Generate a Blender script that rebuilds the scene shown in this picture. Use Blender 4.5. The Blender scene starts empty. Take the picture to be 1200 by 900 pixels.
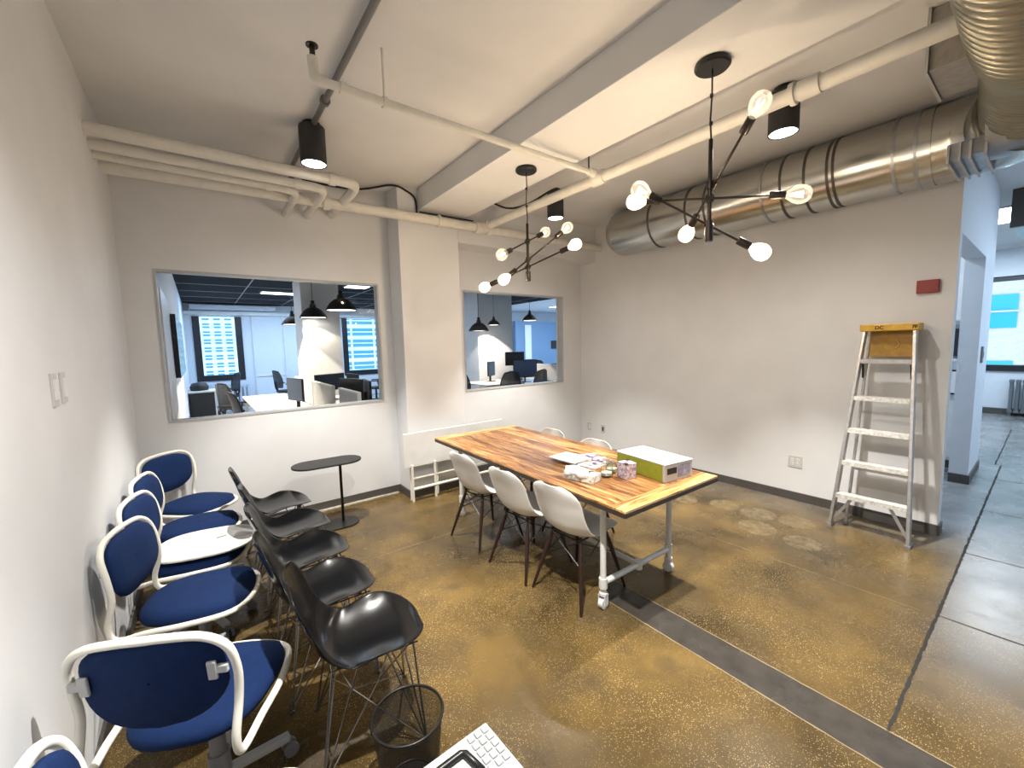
import bpy, bmesh, math, random
from mathutils import Vector, Matrix
R = math.radians
random.seed(7)
scene = bpy.context.scene
col = scene.collection

# ------------------------------------------------------------------ materials
def new_mat(name):
    m = bpy.data.materials.new(name); m.use_nodes = True
    nt = m.node_tree; nt.nodes.clear()
    out = nt.nodes.new('ShaderNodeOutputMaterial')
    return m, nt, out

def mat(name, c, rough=.5, metal=0., var=.04, scale=8., bump=0., bscale=60., spec=.5, coat=0., stretch=None):
    m, nt, out = new_mat(name)
    b = nt.nodes.new('ShaderNodeBsdfPrincipled')
    b.inputs['Roughness'].default_value = rough
    b.inputs['Metallic'].default_value = metal
    b.inputs['Specular IOR Level'].default_value = spec
    b.inputs['Coat Weight'].default_value = coat
    tc = nt.nodes.new('ShaderNodeTexCoord')
    mp = nt.nodes.new('ShaderNodeMapping')
    if stretch: mp.inputs['Scale'].default_value = stretch
    nt.links.new(tc.outputs['Object'], mp.inputs['Vector'])
    n = nt.nodes.new('ShaderNodeTexNoise'); n.inputs['Scale'].default_value = scale; n.inputs['Detail'].default_value = 5
    nt.links.new(mp.outputs[0], n.inputs['Vector'])
    rp = nt.nodes.new('ShaderNodeValToRGB')
    rp.color_ramp.elements[0].position = .3; rp.color_ramp.elements[1].position = .7
    rp.color_ramp.elements[0].color = tuple(max(0, x * (1 - var)) for x in c[:3]) + (1,)
    rp.color_ramp.elements[1].color = tuple(min(1, x * (1 + var)) for x in c[:3]) + (1,)
    nt.links.new(n.outputs['Fac'], rp.inputs[0]); nt.links.new(rp.outputs[0], b.inputs['Base Color'])
    if bump:
        n2 = nt.nodes.new('ShaderNodeTexNoise'); n2.inputs['Scale'].default_value = bscale
        nt.links.new(mp.outputs[0], n2.inputs['Vector'])
        bp = nt.nodes.new('ShaderNodeBump'); bp.inputs['Strength'].default_value = bump; bp.inputs['Distance'].default_value = .01
        nt.links.new(n2.outputs['Fac'], bp.inputs['Height']); nt.links.new(bp.outputs[0], b.inputs['Normal'])
    nt.links.new(b.outputs[0], out.inputs['Surface'])
    return m

def emis(name, c, s):
    m, nt, out = new_mat(name)
    e = nt.nodes.new('ShaderNodeEmission'); e.inputs[0].default_value = tuple(c) + (1,); e.inputs[1].default_value = s
    nt.links.new(e.outputs[0], out.inputs['Surface']); return m

def thin_glass(name, tint=(1, 1, 1), ior=1.45, rough=.01, boost=1.):
    m, nt, out = new_mat(name)
    t = nt.nodes.new('ShaderNodeBsdfTransparent'); t.inputs[0].default_value = tuple(tint) + (1,)
    g = nt.nodes.new('ShaderNodeBsdfGlossy'); g.inputs['Roughness'].default_value = rough
    lw = nt.nodes.new('ShaderNodeLayerWeight'); lw.inputs[0].default_value = .5
    pw = nt.nodes.new('ShaderNodeMath'); pw.operation = 'POWER'; pw.inputs[1].default_value = 5; nt.links.new(lw.outputs['Facing'], pw.inputs[0])
    f = nt.nodes.new('ShaderNodeMath'); f.operation = 'MULTIPLY_ADD'; f.inputs[1].default_value = .9; f.inputs[2].default_value = .06; nt.links.new(pw.outputs[0], f.inputs[0])
    mx = nt.nodes.new('ShaderNodeMixShader')
    mm = nt.nodes.new('ShaderNodeMath'); mm.operation = 'MULTIPLY'; mm.inputs[1].default_value = boost
    nt.links.new(f.outputs[0], mm.inputs[0]); nt.links.new(mm.outputs[0], mx.inputs[0])
    nt.links.new(t.outputs[0], mx.inputs[1]); nt.links.new(g.outputs[0], mx.inputs[2])
    nt.links.new(mx.outputs[0], out.inputs['Surface']); return m

def glow_glass(name, s=.9):
    m, nt, out = new_mat(name)
    t = nt.nodes.new('ShaderNodeBsdfTransparent'); g = nt.nodes.new('ShaderNodeBsdfGlossy'); g.inputs['Roughness'].default_value = .02
    f = nt.nodes.new('ShaderNodeFresnel'); f.inputs[0].default_value = 1.5
    mx = nt.nodes.new('ShaderNodeMixShader'); nt.links.new(f.outputs[0], mx.inputs[0]); nt.links.new(t.outputs[0], mx.inputs[1]); nt.links.new(g.outputs[0], mx.inputs[2])
    e = nt.nodes.new('ShaderNodeEmission'); e.inputs[0].default_value = (1, .80, .55, 1); e.inputs[1].default_value = s
    a = nt.nodes.new('ShaderNodeAddShader'); nt.links.new(mx.outputs[0], a.inputs[0]); nt.links.new(e.outputs[0], a.inputs[1])
    nt.links.new(a.outputs[0], out.inputs['Surface']); return m

def floor_mat():
    m, nt, out = new_mat('polished_concrete')
    N = nt.nodes.new; L = nt.links.new
    b = N('ShaderNodeBsdfPrincipled'); tc = N('ShaderNodeTexCoord'); P = tc.outputs['Object']
    def noise(s, d=4, dist=0):
        n = N('ShaderNodeTexNoise'); n.inputs['Scale'].default_value = s; n.inputs['Detail'].default_value = d
        n.inputs['Distortion'].default_value = dist; L(P, n.inputs['Vector']); return n.outputs['Fac']
    def ramp(f, a, ca, bb, cb):
        r = N('ShaderNodeValToRGB'); r.color_ramp.elements[0].position = a; r.color_ramp.elements[1].position = bb
        r.color_ramp.elements[0].color = ca; r.color_ramp.elements[1].color = cb; L(f, r.inputs[0]); return r.outputs[0]
    def mix(f, a, c, mode='MIX'):
        x = N('ShaderNodeMix'); x.data_type = 'RGBA'; x.blend_type = mode
        if isinstance(f, float): x.inputs[0].default_value = f
        else: L(f, x.inputs[0])
        for s, v in ((6, a), (7, c)):
            if isinstance(v, tuple): x.inputs[s].default_value = v
            else: L(v, x.inputs[s])
        return x.outputs[2]
    W = (1, 1, 1, 1); K = (0, 0, 0, 1)
    base = ramp(noise(1.3, 7, .4), .35, (.042, .028, .011, 1), .66, (.170, .108, .035, 1))
    base = mix(ramp(noise(4, 6), .45, K, .7, W), base, (.085, .058, .026, 1))
    # exposed aggregate: pale chips in patches
    v = N('ShaderNodeTexVoronoi'); v.inputs['Scale'].default_value = 165; L(P, v.inputs['Vector'])
    chip = ramp(v.outputs['Distance'], .12, W, .34, K)
    v3 = N('ShaderNodeSeparateColor'); L(v.outputs['Color'], v3.inputs[0])
    sel = ramp(v3.outputs[0], .30, K, .62, W)
    patch = ramp(noise(2.2, 6), .36, (.12, .12, .12, 1), .58, W)
    f1 = mix(1., chip, sel, 'MULTIPLY'); f2 = mix(1., f1, patch, 'MULTIPLY')
    base = mix(f2, base, (.72, .54, .26, 1))
    dk = ramp(v3.outputs[1], .80, K, .84, W)
    base = mix(mix(1., mix(1., chip, dk, 'MULTIPLY'), (.6, .6, .6, 1), 'MULTIPLY'), base, (.06, .04, .02, 1))
    # grey cast of daylight painted into the slab right of the saw cut
    sx = N('ShaderNodeSeparateXYZ'); L(P, sx.inputs[0])
    def cmp(sock, op, val):
        q = N('ShaderNodeMath'); q.operation = op; q.inputs[1].default_value = val; L(sock, q.inputs[0]); return q.outputs[0]
    def mul(a, c):
        q = N('ShaderNodeMath'); q.operation = 'MULTIPLY'; L(a, q.inputs[0]); L(c, q.inputs[1]); return q.outputs[0]
    grey = ramp(noise(1.6, 7, .6), .3, (.13, .13, .13, 1), .7, (.30, .30, .295, 1))
    rt = N('ShaderNodeMapRange'); rt.inputs[1].default_value = 2.4; rt.inputs[2].default_value = 4.4; L(sx.outputs[0], rt.inputs[0])
    isr = mul(cmp(sx.outputs[1], 'LESS_THAN', .33), rt.outputs[0])
    ef = N('ShaderNodeMapRange'); ef.inputs[1].default_value = 4.3; ef.inputs[2].default_value = 5.2; L(sx.outputs[0], ef.inputs[0])
    mxm = N('ShaderNodeMath'); mxm.operation = 'MAXIMUM'; L(isr, mxm.inputs[0]); L(ef.outputs[0], mxm.inputs[1]); isr = mxm.outputs[0]
    base = mix(isr, base, grey)
    far = cmp(sx.outputs[1], 'GREATER_THAN', 4.6)
    base = mix(far, base, (.42, .42, .41, 1))
    # dark infill strip
    strip = mul(mul(cmp(sx.outputs[0], 'GREATER_THAN', 1.975), cmp(sx.outputs[0], 'LESS_THAN', 2.19)), cmp(sx.outputs[1], 'LESS_THAN', 1.75))
    sd = ramp(noise(9, 6), .3, (.035, .031, .027, 1), .7, (.062, .054, .046, 1))
    base = mix(strip, base, sd)
    L(base, b.inputs['Base Color'])
    rr = N('ShaderNodeMapRange'); rr.inputs[3].default_value = .16; rr.inputs[4].default_value = .36; L(noise(5, 6), rr.inputs[0])
    L(rr.outputs[0], b.inputs['Roughness']); b.inputs['Specular IOR Level'].default_value = .3
    bp = N('ShaderNodeBump'); bp.inputs['Strength'].default_value = .12; bp.inputs['Distance'].default_value = .004
    L(noise(30, 5), bp.inputs['Height']); L(bp.outputs[0], b.inputs['Normal'])
    L(b.outputs[0], out.inputs['Surface']); return m

def wood_mat(name, axis, cols, cross=.095):
    m, nt, out = new_mat(name)
    N = nt.nodes.new; L = nt.links.new
    b = N('ShaderNodeBsdfPrincipled'); tc = N('ShaderNodeTexCoord'); sx = N('ShaderNodeSeparateXYZ'); L(tc.outputs['Object'], sx.inputs[0])
    across = sx.outputs[0 if axis == 'y' else 1]
    # board index
    d = N('ShaderNodeMath'); d.operation = 'DIVIDE'; d.inputs[1].default_value = cross; L(across, d.inputs[0])
    fl = N('ShaderNodeMath'); fl.operation = 'FLOOR'; L(d.outputs[0], fl.inputs[0])
    wn = N('ShaderNodeTexWhiteNoise'); wn.noise_dimensions = '1D'; L(fl.outputs[0], wn.inputs['W'])
    cb = N('ShaderNodeCombineXYZ'); mp = N('ShaderNodeVectorMath'); mp.operation = 'ADD'
    k = N('ShaderNodeVectorMath'); k.operation = 'MULTIPLY'
    k.inputs[1].default_value = (34, 3.2, 10) if axis == 'y' else (3.2, 34, 10)
    L(tc.outputs['Object'], k.inputs[0])
    s5 = N('ShaderNodeMath'); s5.operation = 'MULTIPLY'; s5.inputs[1].default_value = 30; L(wn.outputs['Value'], s5.inputs[0])
    L(s5.outputs[0], cb.inputs[0]); L(s5.outputs[0], cb.inputs[1]); L(k.outputs[0], mp.inputs[0]); L(cb.outputs[0], mp.inputs[1])
    n = N('ShaderNodeTexNoise'); n.inputs['Scale'].default_value = 1.; n.inputs['Detail'].default_value = 9; n.inputs['Distortion'].default_value = .8
    n.inputs['Roughness'].default_value = .7
    L(mp.outputs[0], n.inputs['Vector'])
    rp = N('ShaderNodeValToRGB'); e = rp.color_ramp.elements
    e[0].position = .36; e[0].color = cols[0] + (1,); e[1].position = .64; e[1].color = cols[2] + (1,)
    q = e.new(.5); q.color = cols[1] + (1,)
    L(n.outputs['Fac'], rp.inputs[0])
    hs = N('ShaderNodeHueSaturation'); mr = N('ShaderNodeMapRange'); mr.inputs[3].default_value = .55; mr.inputs[4].default_value = 1.3
    L(wn.outputs['Value'], mr.inputs[0]); L(mr.outputs[0], hs.inputs['Value']); L(rp.outputs[0], hs.inputs['Color'])
    L(hs.outputs[0], b.inputs['Base Color']); b.inputs['Roughness'].default_value = .38
    bp = N('ShaderNodeBump'); bp.inputs['Strength'].default_value = .25; bp.inputs['Distance'].default_value = .004
    L(n.outputs['Fac'], bp.inputs['Height']); L(bp.outputs[0], b.inputs['Normal'])
    L(b.outputs[0], out.inputs['Surface']); return m

def mesh_fabric(name, c, a):
    m, nt, out = new_mat(name)
    t = nt.nodes.new('ShaderNodeBsdfTransparent'); d = nt.nodes.new('ShaderNodeBsdfPrincipled')
    d.inputs['Base Color'].default_value = c + (1,); d.inputs['Roughness'].default_value = .5
    tc = nt.nodes.new('ShaderNodeTexCoord'); v = nt.nodes.new('ShaderNodeTexVoronoi'); v.inputs['Scale'].default_value = 260
    nt.links.new(tc.outputs['Object'], v.inputs['Vector'])
    mr = nt.nodes.new('ShaderNodeMapRange'); mr.inputs[1].default_value = .2; mr.inputs[2].default_value = .5
    mr.inputs[3].default_value = a - .15; mr.inputs[4].default_value = a + .15
    nt.links.new(v.outputs['Distance'], mr.inputs[0])
    mx = nt.nodes.new('ShaderNodeMixShader'); nt.links.new(mr.outputs[0], mx.inputs[0])
    nt.links.new(t.outputs[0], mx.inputs[1]); nt.links.new(d.outputs[0], mx.inputs[2]); nt.links.new(mx.outputs[0], out.inputs['Surface'])
    return m

def brick_mat(name, c1, c2, mortar, scale, bw=.5, rh=.25):
    m, nt, out = new_mat(name)
    b = nt.nodes.new('ShaderNodeBsdfPrincipled'); b.inputs['Roughness'].default_value = .85
    tc = nt.nodes.new('ShaderNodeTexCoord'); sx = nt.nodes.new('ShaderNodeSeparateXYZ'); cb = nt.nodes.new('ShaderNodeCombineXYZ')
    ad = nt.nodes.new('ShaderNodeMath'); ad.operation = 'ADD'
    nt.links.new(tc.outputs['Object'], sx.inputs[0]); nt.links.new(sx.outputs[0], ad.inputs[0]); nt.links.new(sx.outputs[1], ad.inputs[1])
    nt.links.new(ad.outputs[0], cb.inputs[0]); nt.links.new(sx.outputs[2], cb.inputs[1])
    br = nt.nodes.new('ShaderNodeTexBrick'); br.inputs['Scale'].default_value = scale
    br.inputs['Color1'].default_value = c1 + (1,); br.inputs['Color2'].default_value = c2 + (1,); br.inputs['Mortar'].default_value = mortar + (1,)
    nt.links.new(cb.outputs[0], br.inputs['Vector']); nt.links.new(br.outputs[0], b.inputs['Base Color']); nt.links.new(b.outputs[0], out.inputs['Surface'])
    return m

M = dict(
    wall=mat('wall_paint', (.72, .73, .745), .6, var=.03, scale=3, bump=.05, bscale=90),
    ceil=mat('ceiling_paint', (.74, .74, .74), .7, var=.05, scale=1.5, bump=.08, bscale=20),
    pipe=mat('painted_pipe', (.72, .70, .64), .5, var=.06, scale=12, bump=.05),
    base=mat('grey_baseboard', (.075, .07, .065), .5, var=.1),
    gfloor=floor_mat(),
    crack=mat('floor_crack', (.02, .018, .015), .9),
    seam=mat('floor_seam', (.25, .19, .10), .7),
    steel=mat('galvanised_steel', (.50, .50, .47), .24, 1., var=.18, scale=5, bump=.10, bscale=14, stretch=(1, .3, 1)),
    steelb=mat('galvanised_flange', (.40, .42, .45), .36, 1., var=.2, scale=9),
    flex=mat('dull_ribbed_duct', (.26, .25, .20), .38, .9, var=.15, scale=12),
    plate=mat('wall_plate_plastic', (.55, .54, .52), .4),
    casew=mat('case_white_plastic', (.50, .51, .52), .4),
    casec=mat('case_clear_plastic', (.34, .36, .38), .3),
    boxd=mat('dull_box_steel', (.40, .37, .33), .5, .5, var=.12, scale=25),
    cond=mat('grey_conduit', (.20, .20, .20), .4, .5),
    seamd=mat('duct_sealed_joint', (.10, .09, .08), .5, .6),
    alu=mat('ladder_aluminium', (.55, .55, .55), .38, .85, var=.12, scale=30),
    paintsp=mat('paint_splashed_step', (.72, .71, .68), .5, .3, var=.25, scale=40),
    amber=mat('amber_plastic', (.62, .36, .04), .4, var=.15, scale=25),
    amber_d=mat('amber_tray', (.42, .23, .03), .45, var=.2, scale=20),
    dark=mat('black_metal', (.012, .012, .012), .35, .3),
    blk=mat('black_shell_plastic', (.004, .004, .0045), .20, var=.1, scale=20, spec=.26),
    blkm=mat('black_matte', (.02, .02, .021), .6),
    wire=mat('dark_chrome_wire', (.30, .29, .28), .25, .9),
    gun=mat('dark_gunmetal', (.06, .052, .046), .3, .9),
    wsh=mat('white_shell_plastic', (.84, .83, .81), .32, var=.02),
    dowel=mat('dark_walnut_dowel', (.022, .008, .006), .4, var=.3, scale=12, stretch=(8, 8, 1)),
    wood=wood_mat('reclaimed_wood_long', 'y', ((.075, .026, .008), (.38, .165, .05), (.72, .42, .17))),
    woode=wood_mat('reclaimed_wood_end', 'x', ((.20, .08, .025), (.56, .30, .10), (.80, .54, .24)), .11),
    edge=mat('dark_table_edge', (.035, .025, .02), .5, var=.3, scale=15),
    wpipe=mat('white_pipe_frame', (.70, .70, .68), .4, var=.04),
    navy=mat('navy_chair_fabric', (.004, .018, .074), .85, var=.12, scale=60, bump=.15, bscale=500, spec=.2),
    wtube=mat('cream_white_tube', (.80, .78, .70), .35, var=.02),
    lgrey=mat('light_grey_plastic', (.45, .46, .46), .4),
    greyp=mat('grey_plastic', (.22, .22, .23), .45),
    white=mat('white_plastic', (.75, .75, .74), .4),
    paper=mat('white_paper', (.8, .8, .79), .7),
    tissue=mat('white_tissue', (.82, .82, .82), .9, bump=.3, bscale=30),
    red=mat('dark_red_plate', (.24, .008, .014), .4),
    green=mat('olive_green_box', (.25, .29, .02), .5, var=.15, scale=14),
    offw=mat('office_wall_paint', (.72, .76, .82), .6, var=.02),
    offd=mat('dark_office_ceiling', (.010, .012, .017), .9, var=.3, scale=2, spec=.1),
    wfr=mat('dark_window_frame', (.012, .014, .02), .4),
    rad=mat('grey_radiator', (.14, .155, .17), .5),
    radw=mat('white_radiator', (.6, .64, .7), .5),
    dsk=mat('white_desk', (.78, .77, .74), .4),
    div=mat('pale_divider_fabric', (.62, .62, .62), .9, bump=.2, bscale=300),
    scr=mat('screen_glass', (.01, .012, .018), .15),
    scrb=mat('bluish_screen', (.06, .11, .22), .35),
    bluegl=mat('blue_meeting_room_wall', (.16, .27, .44), .6),
    glass=thin_glass('window_glass', boost=.14),
    bulb=glow_glass('clear_glowing_bulb'),
    bulb_off=glow_glass('clear_bulb_added_glow', .30),  # weak glow added to the off bulbs for their whitish sparkle
    jar=thin_glass('clear_jar_glass', (.93, .95, .93), boost=1.0),
    fil_dim=emis('added_glow_filament', (1, .84, .62), 4),
    fil=emis('glowing_filament', (1, .76, .46), 90),
    lens=emis('lit_downlight_lens', (1, .95, .88), 14),
    led=emis('lit_ceiling_panel', (.80, .90, 1), 9),
    ledp=emis('lit_pendant_diffuser', (1, .93, .82), 6),
    bin=mesh_fabric('fine_black_wire_mesh', (.01, .01, .01), .58),
    meshb=mesh_fabric('black_mesh_fabric', (.015, .015, .017), .85),
    stone=mat('pale_stone_facade', (.62, .66, .68), .8, var=.12, scale=.6),
    tan=brick_mat('tan_brick_facade', (.50, .40, .32), (.58, .47, .38), (.55, .5, .45), 2.5),
    teal=mat('teal_facade_glass', (.03, .32, .40), .2),
    cyan=mat('blue_facade_glass', (.05, .22, .34), .2),
    plaster=mat('rough_plaster', (.45, .41, .33), .9, var=.3, scale=20, bump=.4, bscale=40),
)

# ------------------------------------------------------------------ mesh builder
class MB:
    def __init__(s): s.v = []; s.f = []; s.mi = []; s.cur = 0
    def add(s, vs, fs):
        b = len(s.v); s.v += [tuple(v) for v in vs]; s.f += [tuple(i + b for i in f) for f in fs]; s.mi += [s.cur] * len(fs); return s
    def box(s, lo, hi, mtx=None):
        x0, y0, z0 = lo; x1, y1, z1 = hi
        vs = [(x0, y0, z0), (x1, y0, z0), (x1, y1, z0), (x0, y1, z0), (x0, y0, z1), (x1, y0, z1), (x1, y1, z1), (x0, y1, z1)]
        if mtx is not None: vs = [mtx @ Vector(v) for v in vs]
        return s.add(vs, [(0, 3, 2, 1), (4, 5, 6, 7), (0, 1, 5, 4), (1, 2, 6, 5), (2, 3, 7, 6), (3, 0, 4, 7)])
    def cbox(s, c, sz, rz=0, rx=0, ry=0):
        m = Matrix.Translation(c) @ Matrix.Rotation(rz, 4, 'Z') @ Matrix.Rotation(ry, 4, 'Y') @ Matrix.Rotation(rx, 4, 'X')
        h = [q / 2 for q in sz]; return s.box([-q for q in h], h, m)
    def beam(s, p, q, w, d, up=(0, 0, 1)):
        p = Vector(p); q = Vector(q); t = (q - p).normalized(); u = Vector(up)
        a = t.cross(u).normalized(); b = a.cross(t).normalized(); vs = []
        for c in (p, q):
            for i, j in ((-1, -1), (1, -1), (1, 1), (-1, 1)): vs.append(c + a * i * w / 2 + b * j * d / 2)
        return s.add(vs, [(0, 1, 2, 3), (7, 6, 5, 4), (0, 4, 5, 1), (1, 5, 6, 2), (2, 6, 7, 3), (3, 7, 4, 0)])
    def tube(s, pts, r, n=10, closed=False, cap=True):
        P = [Vector(p) for p in pts]; k = len(P); rs = r if isinstance(r, (list, tuple)) else [r] * k
        ref = None; rings = []
        for i in range(k):
            if closed: t = (P[(i + 1) % k] - P[i - 1]).normalized()
            else: t = (P[min(i + 1, k - 1)] - P[max(i - 1, 0)]).normalized()
            if ref is None:
                ref = Vector((0, 0, 1)) if abs(t.z) < .9 else Vector((1, 0, 0))
            a = (ref - t * ref.dot(t)).normalized(); b = t.cross(a); ref = a
            rings.append([P[i] + (a * math.cos(2 * math.pi * j / n) + b * math.sin(2 * math.pi * j / n)) * rs[i] for j in range(n)])
        vs = [v for ring in rings for v in ring]; fs = []
        for i in range(k if closed else k - 1):
            i2 = (i + 1) % k
            for j in range(n): fs.append((i * n + j, i * n + (j + 1) % n, i2 * n + (j + 1) % n, i2 * n + j))
        if cap and not closed: fs += [tuple(range(n))[::-1], tuple((k - 1) * n + j for j in range(n))]
        return s.add(vs, fs)
    def cyl(s, c, r, z0, z1, n=28, r2=None):
        return s.tube([(c[0], c[1], z0), (c[0], c[1], z1)], [r, r if r2 is None else r2], n)
    def lathe(s, prof, c=(0, 0, 0), n=28, mtx=None, ax=1., ay=1.):
        vs = []; fs = []; k = len(prof)
        for r, z in prof:
            for j in range(n):
                a = 2 * math.pi * j / n; v = Vector((c[0] + max(r, 1e-5) * math.cos(a) * ax, c[1] + max(r, 1e-5) * math.sin(a) * ay, c[2] + z))
                vs.append(mtx @ v if mtx is not None else v)
        for i in range(k - 1):
            for j in range(n): fs.append((i * n + j, i * n + (j + 1) % n, (i + 1) * n + (j + 1) % n, (i + 1) * n + j))
        return s.add(vs, fs)
    def prism(s, pts, z0, z1):
        n = len(pts); vs = [(x, y, z0) for x, y in pts] + [(x, y, z1) for x, y in pts]
        return s.add(vs, [tuple(range(n))[::-1], tuple(range(n, 2 * n))] + [(i, (i + 1) % n, n + (i + 1) % n, n + i) for i in range(n)])
    def build(s, name, m, parent=None, smooth=None, bevel=0, sub=0):
        me = bpy.data.meshes.new(name); me.from_pydata(s.v, [], s.f)
        ms = m if isinstance(m, (list, tuple)) else [m]
        for x in ms: me.materials.append(x)
        if len(ms) > 1: me.polygons.foreach_set('material_index', s.mi)
        bm = bmesh.new(); bm.from_mesh(me); bmesh.ops.recalc_face_normals(bm, faces=bm.faces); bm.to_mesh(me); bm.free()
        o = bpy.data.objects.new(name, me); col.objects.link(o)
        if parent is not None: o.parent = parent
        if smooth is not None:
            me.polygons.foreach_set('use_smooth', [True] * len(me.polygons))
            if smooth > 0: me.set_sharp_from_angle(angle=R(smooth))
        if bevel:
            b = o.modifiers.new('bevel', 'BEVEL'); b.width = bevel; b.segments = 2; b.limit_method = 'ANGLE'; b.angle_limit = R(40)
        if sub:
            b = o.modifiers.new('sub', 'SUBSURF'); b.levels = sub; b.render_levels = sub
        return o

def spline(pts, n=6, closed=False):
    P = [Vector(p) for p in pts]; k = len(P); out = []
    for i in range(k if closed else k - 1):
        if closed: a, b, c, d = P[i - 1], P[i], P[(i + 1) % k], P[(i + 2) % k]
        else: a, b, c, d = P[max(i - 1, 0)], P[i], P[i + 1], P[min(i + 2, k - 1)]
        for j in range(n):
            t = j / n
            out.append(.5 * ((2 * b) + (c - a) * t + (2 * a - 5 * b + 4 * c - d) * t * t + (3 * b - a - 3 * c + d) * t ** 3))
    if not closed: out.append(P[-1])
    return out

def thing(name, label, cat, loc=(0, 0, 0), rz=0, group=None):
    o = bpy.data.objects.new(name, None); col.objects.link(o); o.empty_display_size = .1
    o.location = loc; o.rotation_euler = (0, 0, rz); tag(o, label, cat, group); return o
def tag(o, label, cat, group=None, kind=None):
    o['label'] = label; o['category'] = cat
    if group: o['group'] = group
    if kind: o['kind'] = kind
    return o
def struct(name, mb, m, **k):
    o = mb.build(name, m, **k); o['kind'] = 'structure'; return o
def copy_tree(o, parent=None):
    c = o.copy(); col.objects.link(c)
    if parent is not None: c.parent = parent
    for ch in list(o.children): copy_tree(ch, c)
    return c
def place(proto, used, loc, rz, label, group=None):
    o = proto if not used else copy_tree(proto)
    o.location = loc; o.rotation_euler = (0, 0, rz); o['label'] = label
    if group: o['group'] = group
    return o
def light(kind, name, loc, power, color, parent=None, **k):
    d = bpy.data.lights.new(name, kind); d.energy = power; d.color = color
    for a, b in k.items(): setattr(d, a, b)
    o = bpy.data.objects.new(name, d); col.objects.link(o); o.location = loc
    if parent is not None: o.parent = parent
    return o

# ------------------------------------------------------------------ camera
CR = Vector((0.797521, -0.601769, -0.0418)); 
f_px, yaw, pitch, roll = 482.5, .647056, .0960718, -.024167
D = Vector((math.sin(yaw) * math.cos(pitch), math.cos(yaw) * math.cos(pitch), -math.sin(pitch)))
Rt = Vector((math.cos(yaw), -math.sin(yaw), 0)); Up = Rt.cross(D)
R2 = Rt * math.cos(roll) + Up * math.sin(roll); U2 = -Rt * math.sin(roll) + Up * math.cos(roll)
cd = bpy.data.cameras.new('camera'); cam = bpy.data.objects.new('camera', cd); col.objects.link(cam)
cd.sensor_width = 36; cd.lens = f_px * 36 / 1200; cd.clip_start = .05; cd.clip_end = 300
mw = Matrix((R2, U2, -D)).transposed().to_4x4(); mw.translation = (0, 0, 1.66); cam.matrix_world = mw
scene.camera = cam

# ------------------------------------------------------------------ room shell
ZC = 3.315; XL = -.45; YB = 4.49; YC = 4.19; XR = 4.76; OFX = -.27
YR = -3.0; XF = 13.0; YO = 15.0
struct('floor', MB().box((XL - .3, YR - .3, -.1), (16, 17, 0)), M['gfloor'])
struct('ceiling', MB().box((XL - .3, YR - .3, ZC), (XF + .3, YB + .02, ZC + .15)), M['ceil'])
struct('wall_left', MB().box((XL - .2, YR, 0), (XL, YB + .02, ZC)), M['wall'])
# back wall with two interior windows
W1 = (-.249, 1.605, 1.065, 2.345); W2 = (2.655, 4.37, 1.075, 2.345); yt = YB + .14
w = MB()
for a, b in ((XL - .2, W1[0]), (W1[1], W2[0]), (W2[1], XR + .1)): w.box((a, YB, 0), (b, yt, ZC))
for q in (W1, W2):
    w.box((q[0], YB, 0), (q[1], yt, q[2])); w.box((q[0], YB, q[3]), (q[1], yt, ZC))
struct('wall_back', w, M['wall'])
for i, q in enumerate((W1, W2), 1):
    g = MB().box((q[0], YB + .06, q[2]), (q[1], YB + .068, q[3]))
    wo = struct('window_%d' % i, g, M['glass'])
    f = MB(); t = .018
    f.box((q[0], YB - .006, q[2]), (q[1], YB + .10, q[2] + t)); f.box((q[0], YB - .006, q[3] - t), (q[1], YB + .10, q[3]))
    f.box((q[0], YB - .006, q[2] + t), (q[0] + t, YB + .10, q[3] - t)); f.box((q[1] - t, YB - .006, q[2] + t), (q[1], YB + .10, q[3] - t))
    f.build('window_frame', M['lgrey'], wo)
# column, header, beam
struct('wall_column', MB().box((1.742, YC, 0), (2.45, YB, ZC)), M['wall'], bevel=.006)
struct('wall_header', MB().box((2.45, YC, 2.83), (XR, YB, ZC)), M['wall'])
struct('ceiling_beam', MB().box((1.967, YR, 3.10), (2.538, YC, ZC)), M['ceil'], bevel=.004)
# right wall with its passage to the kitchen
YP = .505
struct('wall_right', MB().box((XR, YP, 0), (XR + .13, YB + .02, ZC)), M['wall'])
w = MB(); w.box((XR + .13, YP, 2.45), (6.65, YP + .15, ZC)).box((6.65, YP, 0), (7.6, YP + .15, ZC))
struct('wall_kitchen', w, M['offw'])
struct('wall_kitchen_side', MB().box((8.3, YP + .15, 0), (8.4, 3.2, ZC)), M['offw'])
struct('wall_kitchen_back', MB().box((XR + .13, 3.2, 0), (XF, 3.3, ZC)), M['offw'])
struct('wall_rear', MB().box((XL - .2, YR - .2, 0), (XF + .3, YR, ZC)), M['wall'])
# far right wall with window opening
WF = (-2.2, 2.6, .98, 2.78)
w = MB(); w.box((XF, YR, 0), (XF + .3, 3.3, WF[2])).box((XF, YR, WF[3]), (XF + .3, 3.3, ZC + .2))
w.box((XF, YR, WF[2]), (XF + .3, WF[0], WF[3])).box((XF, WF[1], WF[2]), (XF + .3, 3.3, WF[3]))
struct('wall_far_right', w, M['offw'])
wo = struct('window_3', MB().box((XF + .12, WF[0], WF[2]), (XF + .13, WF[1], WF[3])), M['glass'])
f = MB(); f.box((XF - .04, WF[0], WF[2] - .10), (XF + .2, WF[1], WF[2] + .02)).box((XF + .05, WF[0], WF[3] - .09), (XF + .16, WF[1], WF[3]))
for y in (WF[0], .2 - .9, 1.5, WF[1] - .05): f.box((XF + .08, y, WF[2]), (XF + .16, y + .05, WF[3]))
f.build('window_frame', M['wfr'], wo)
struct('trim_1', MB().box((XF - .06, YR, 0), (XF, 3.2, .12)), M['base'])
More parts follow.
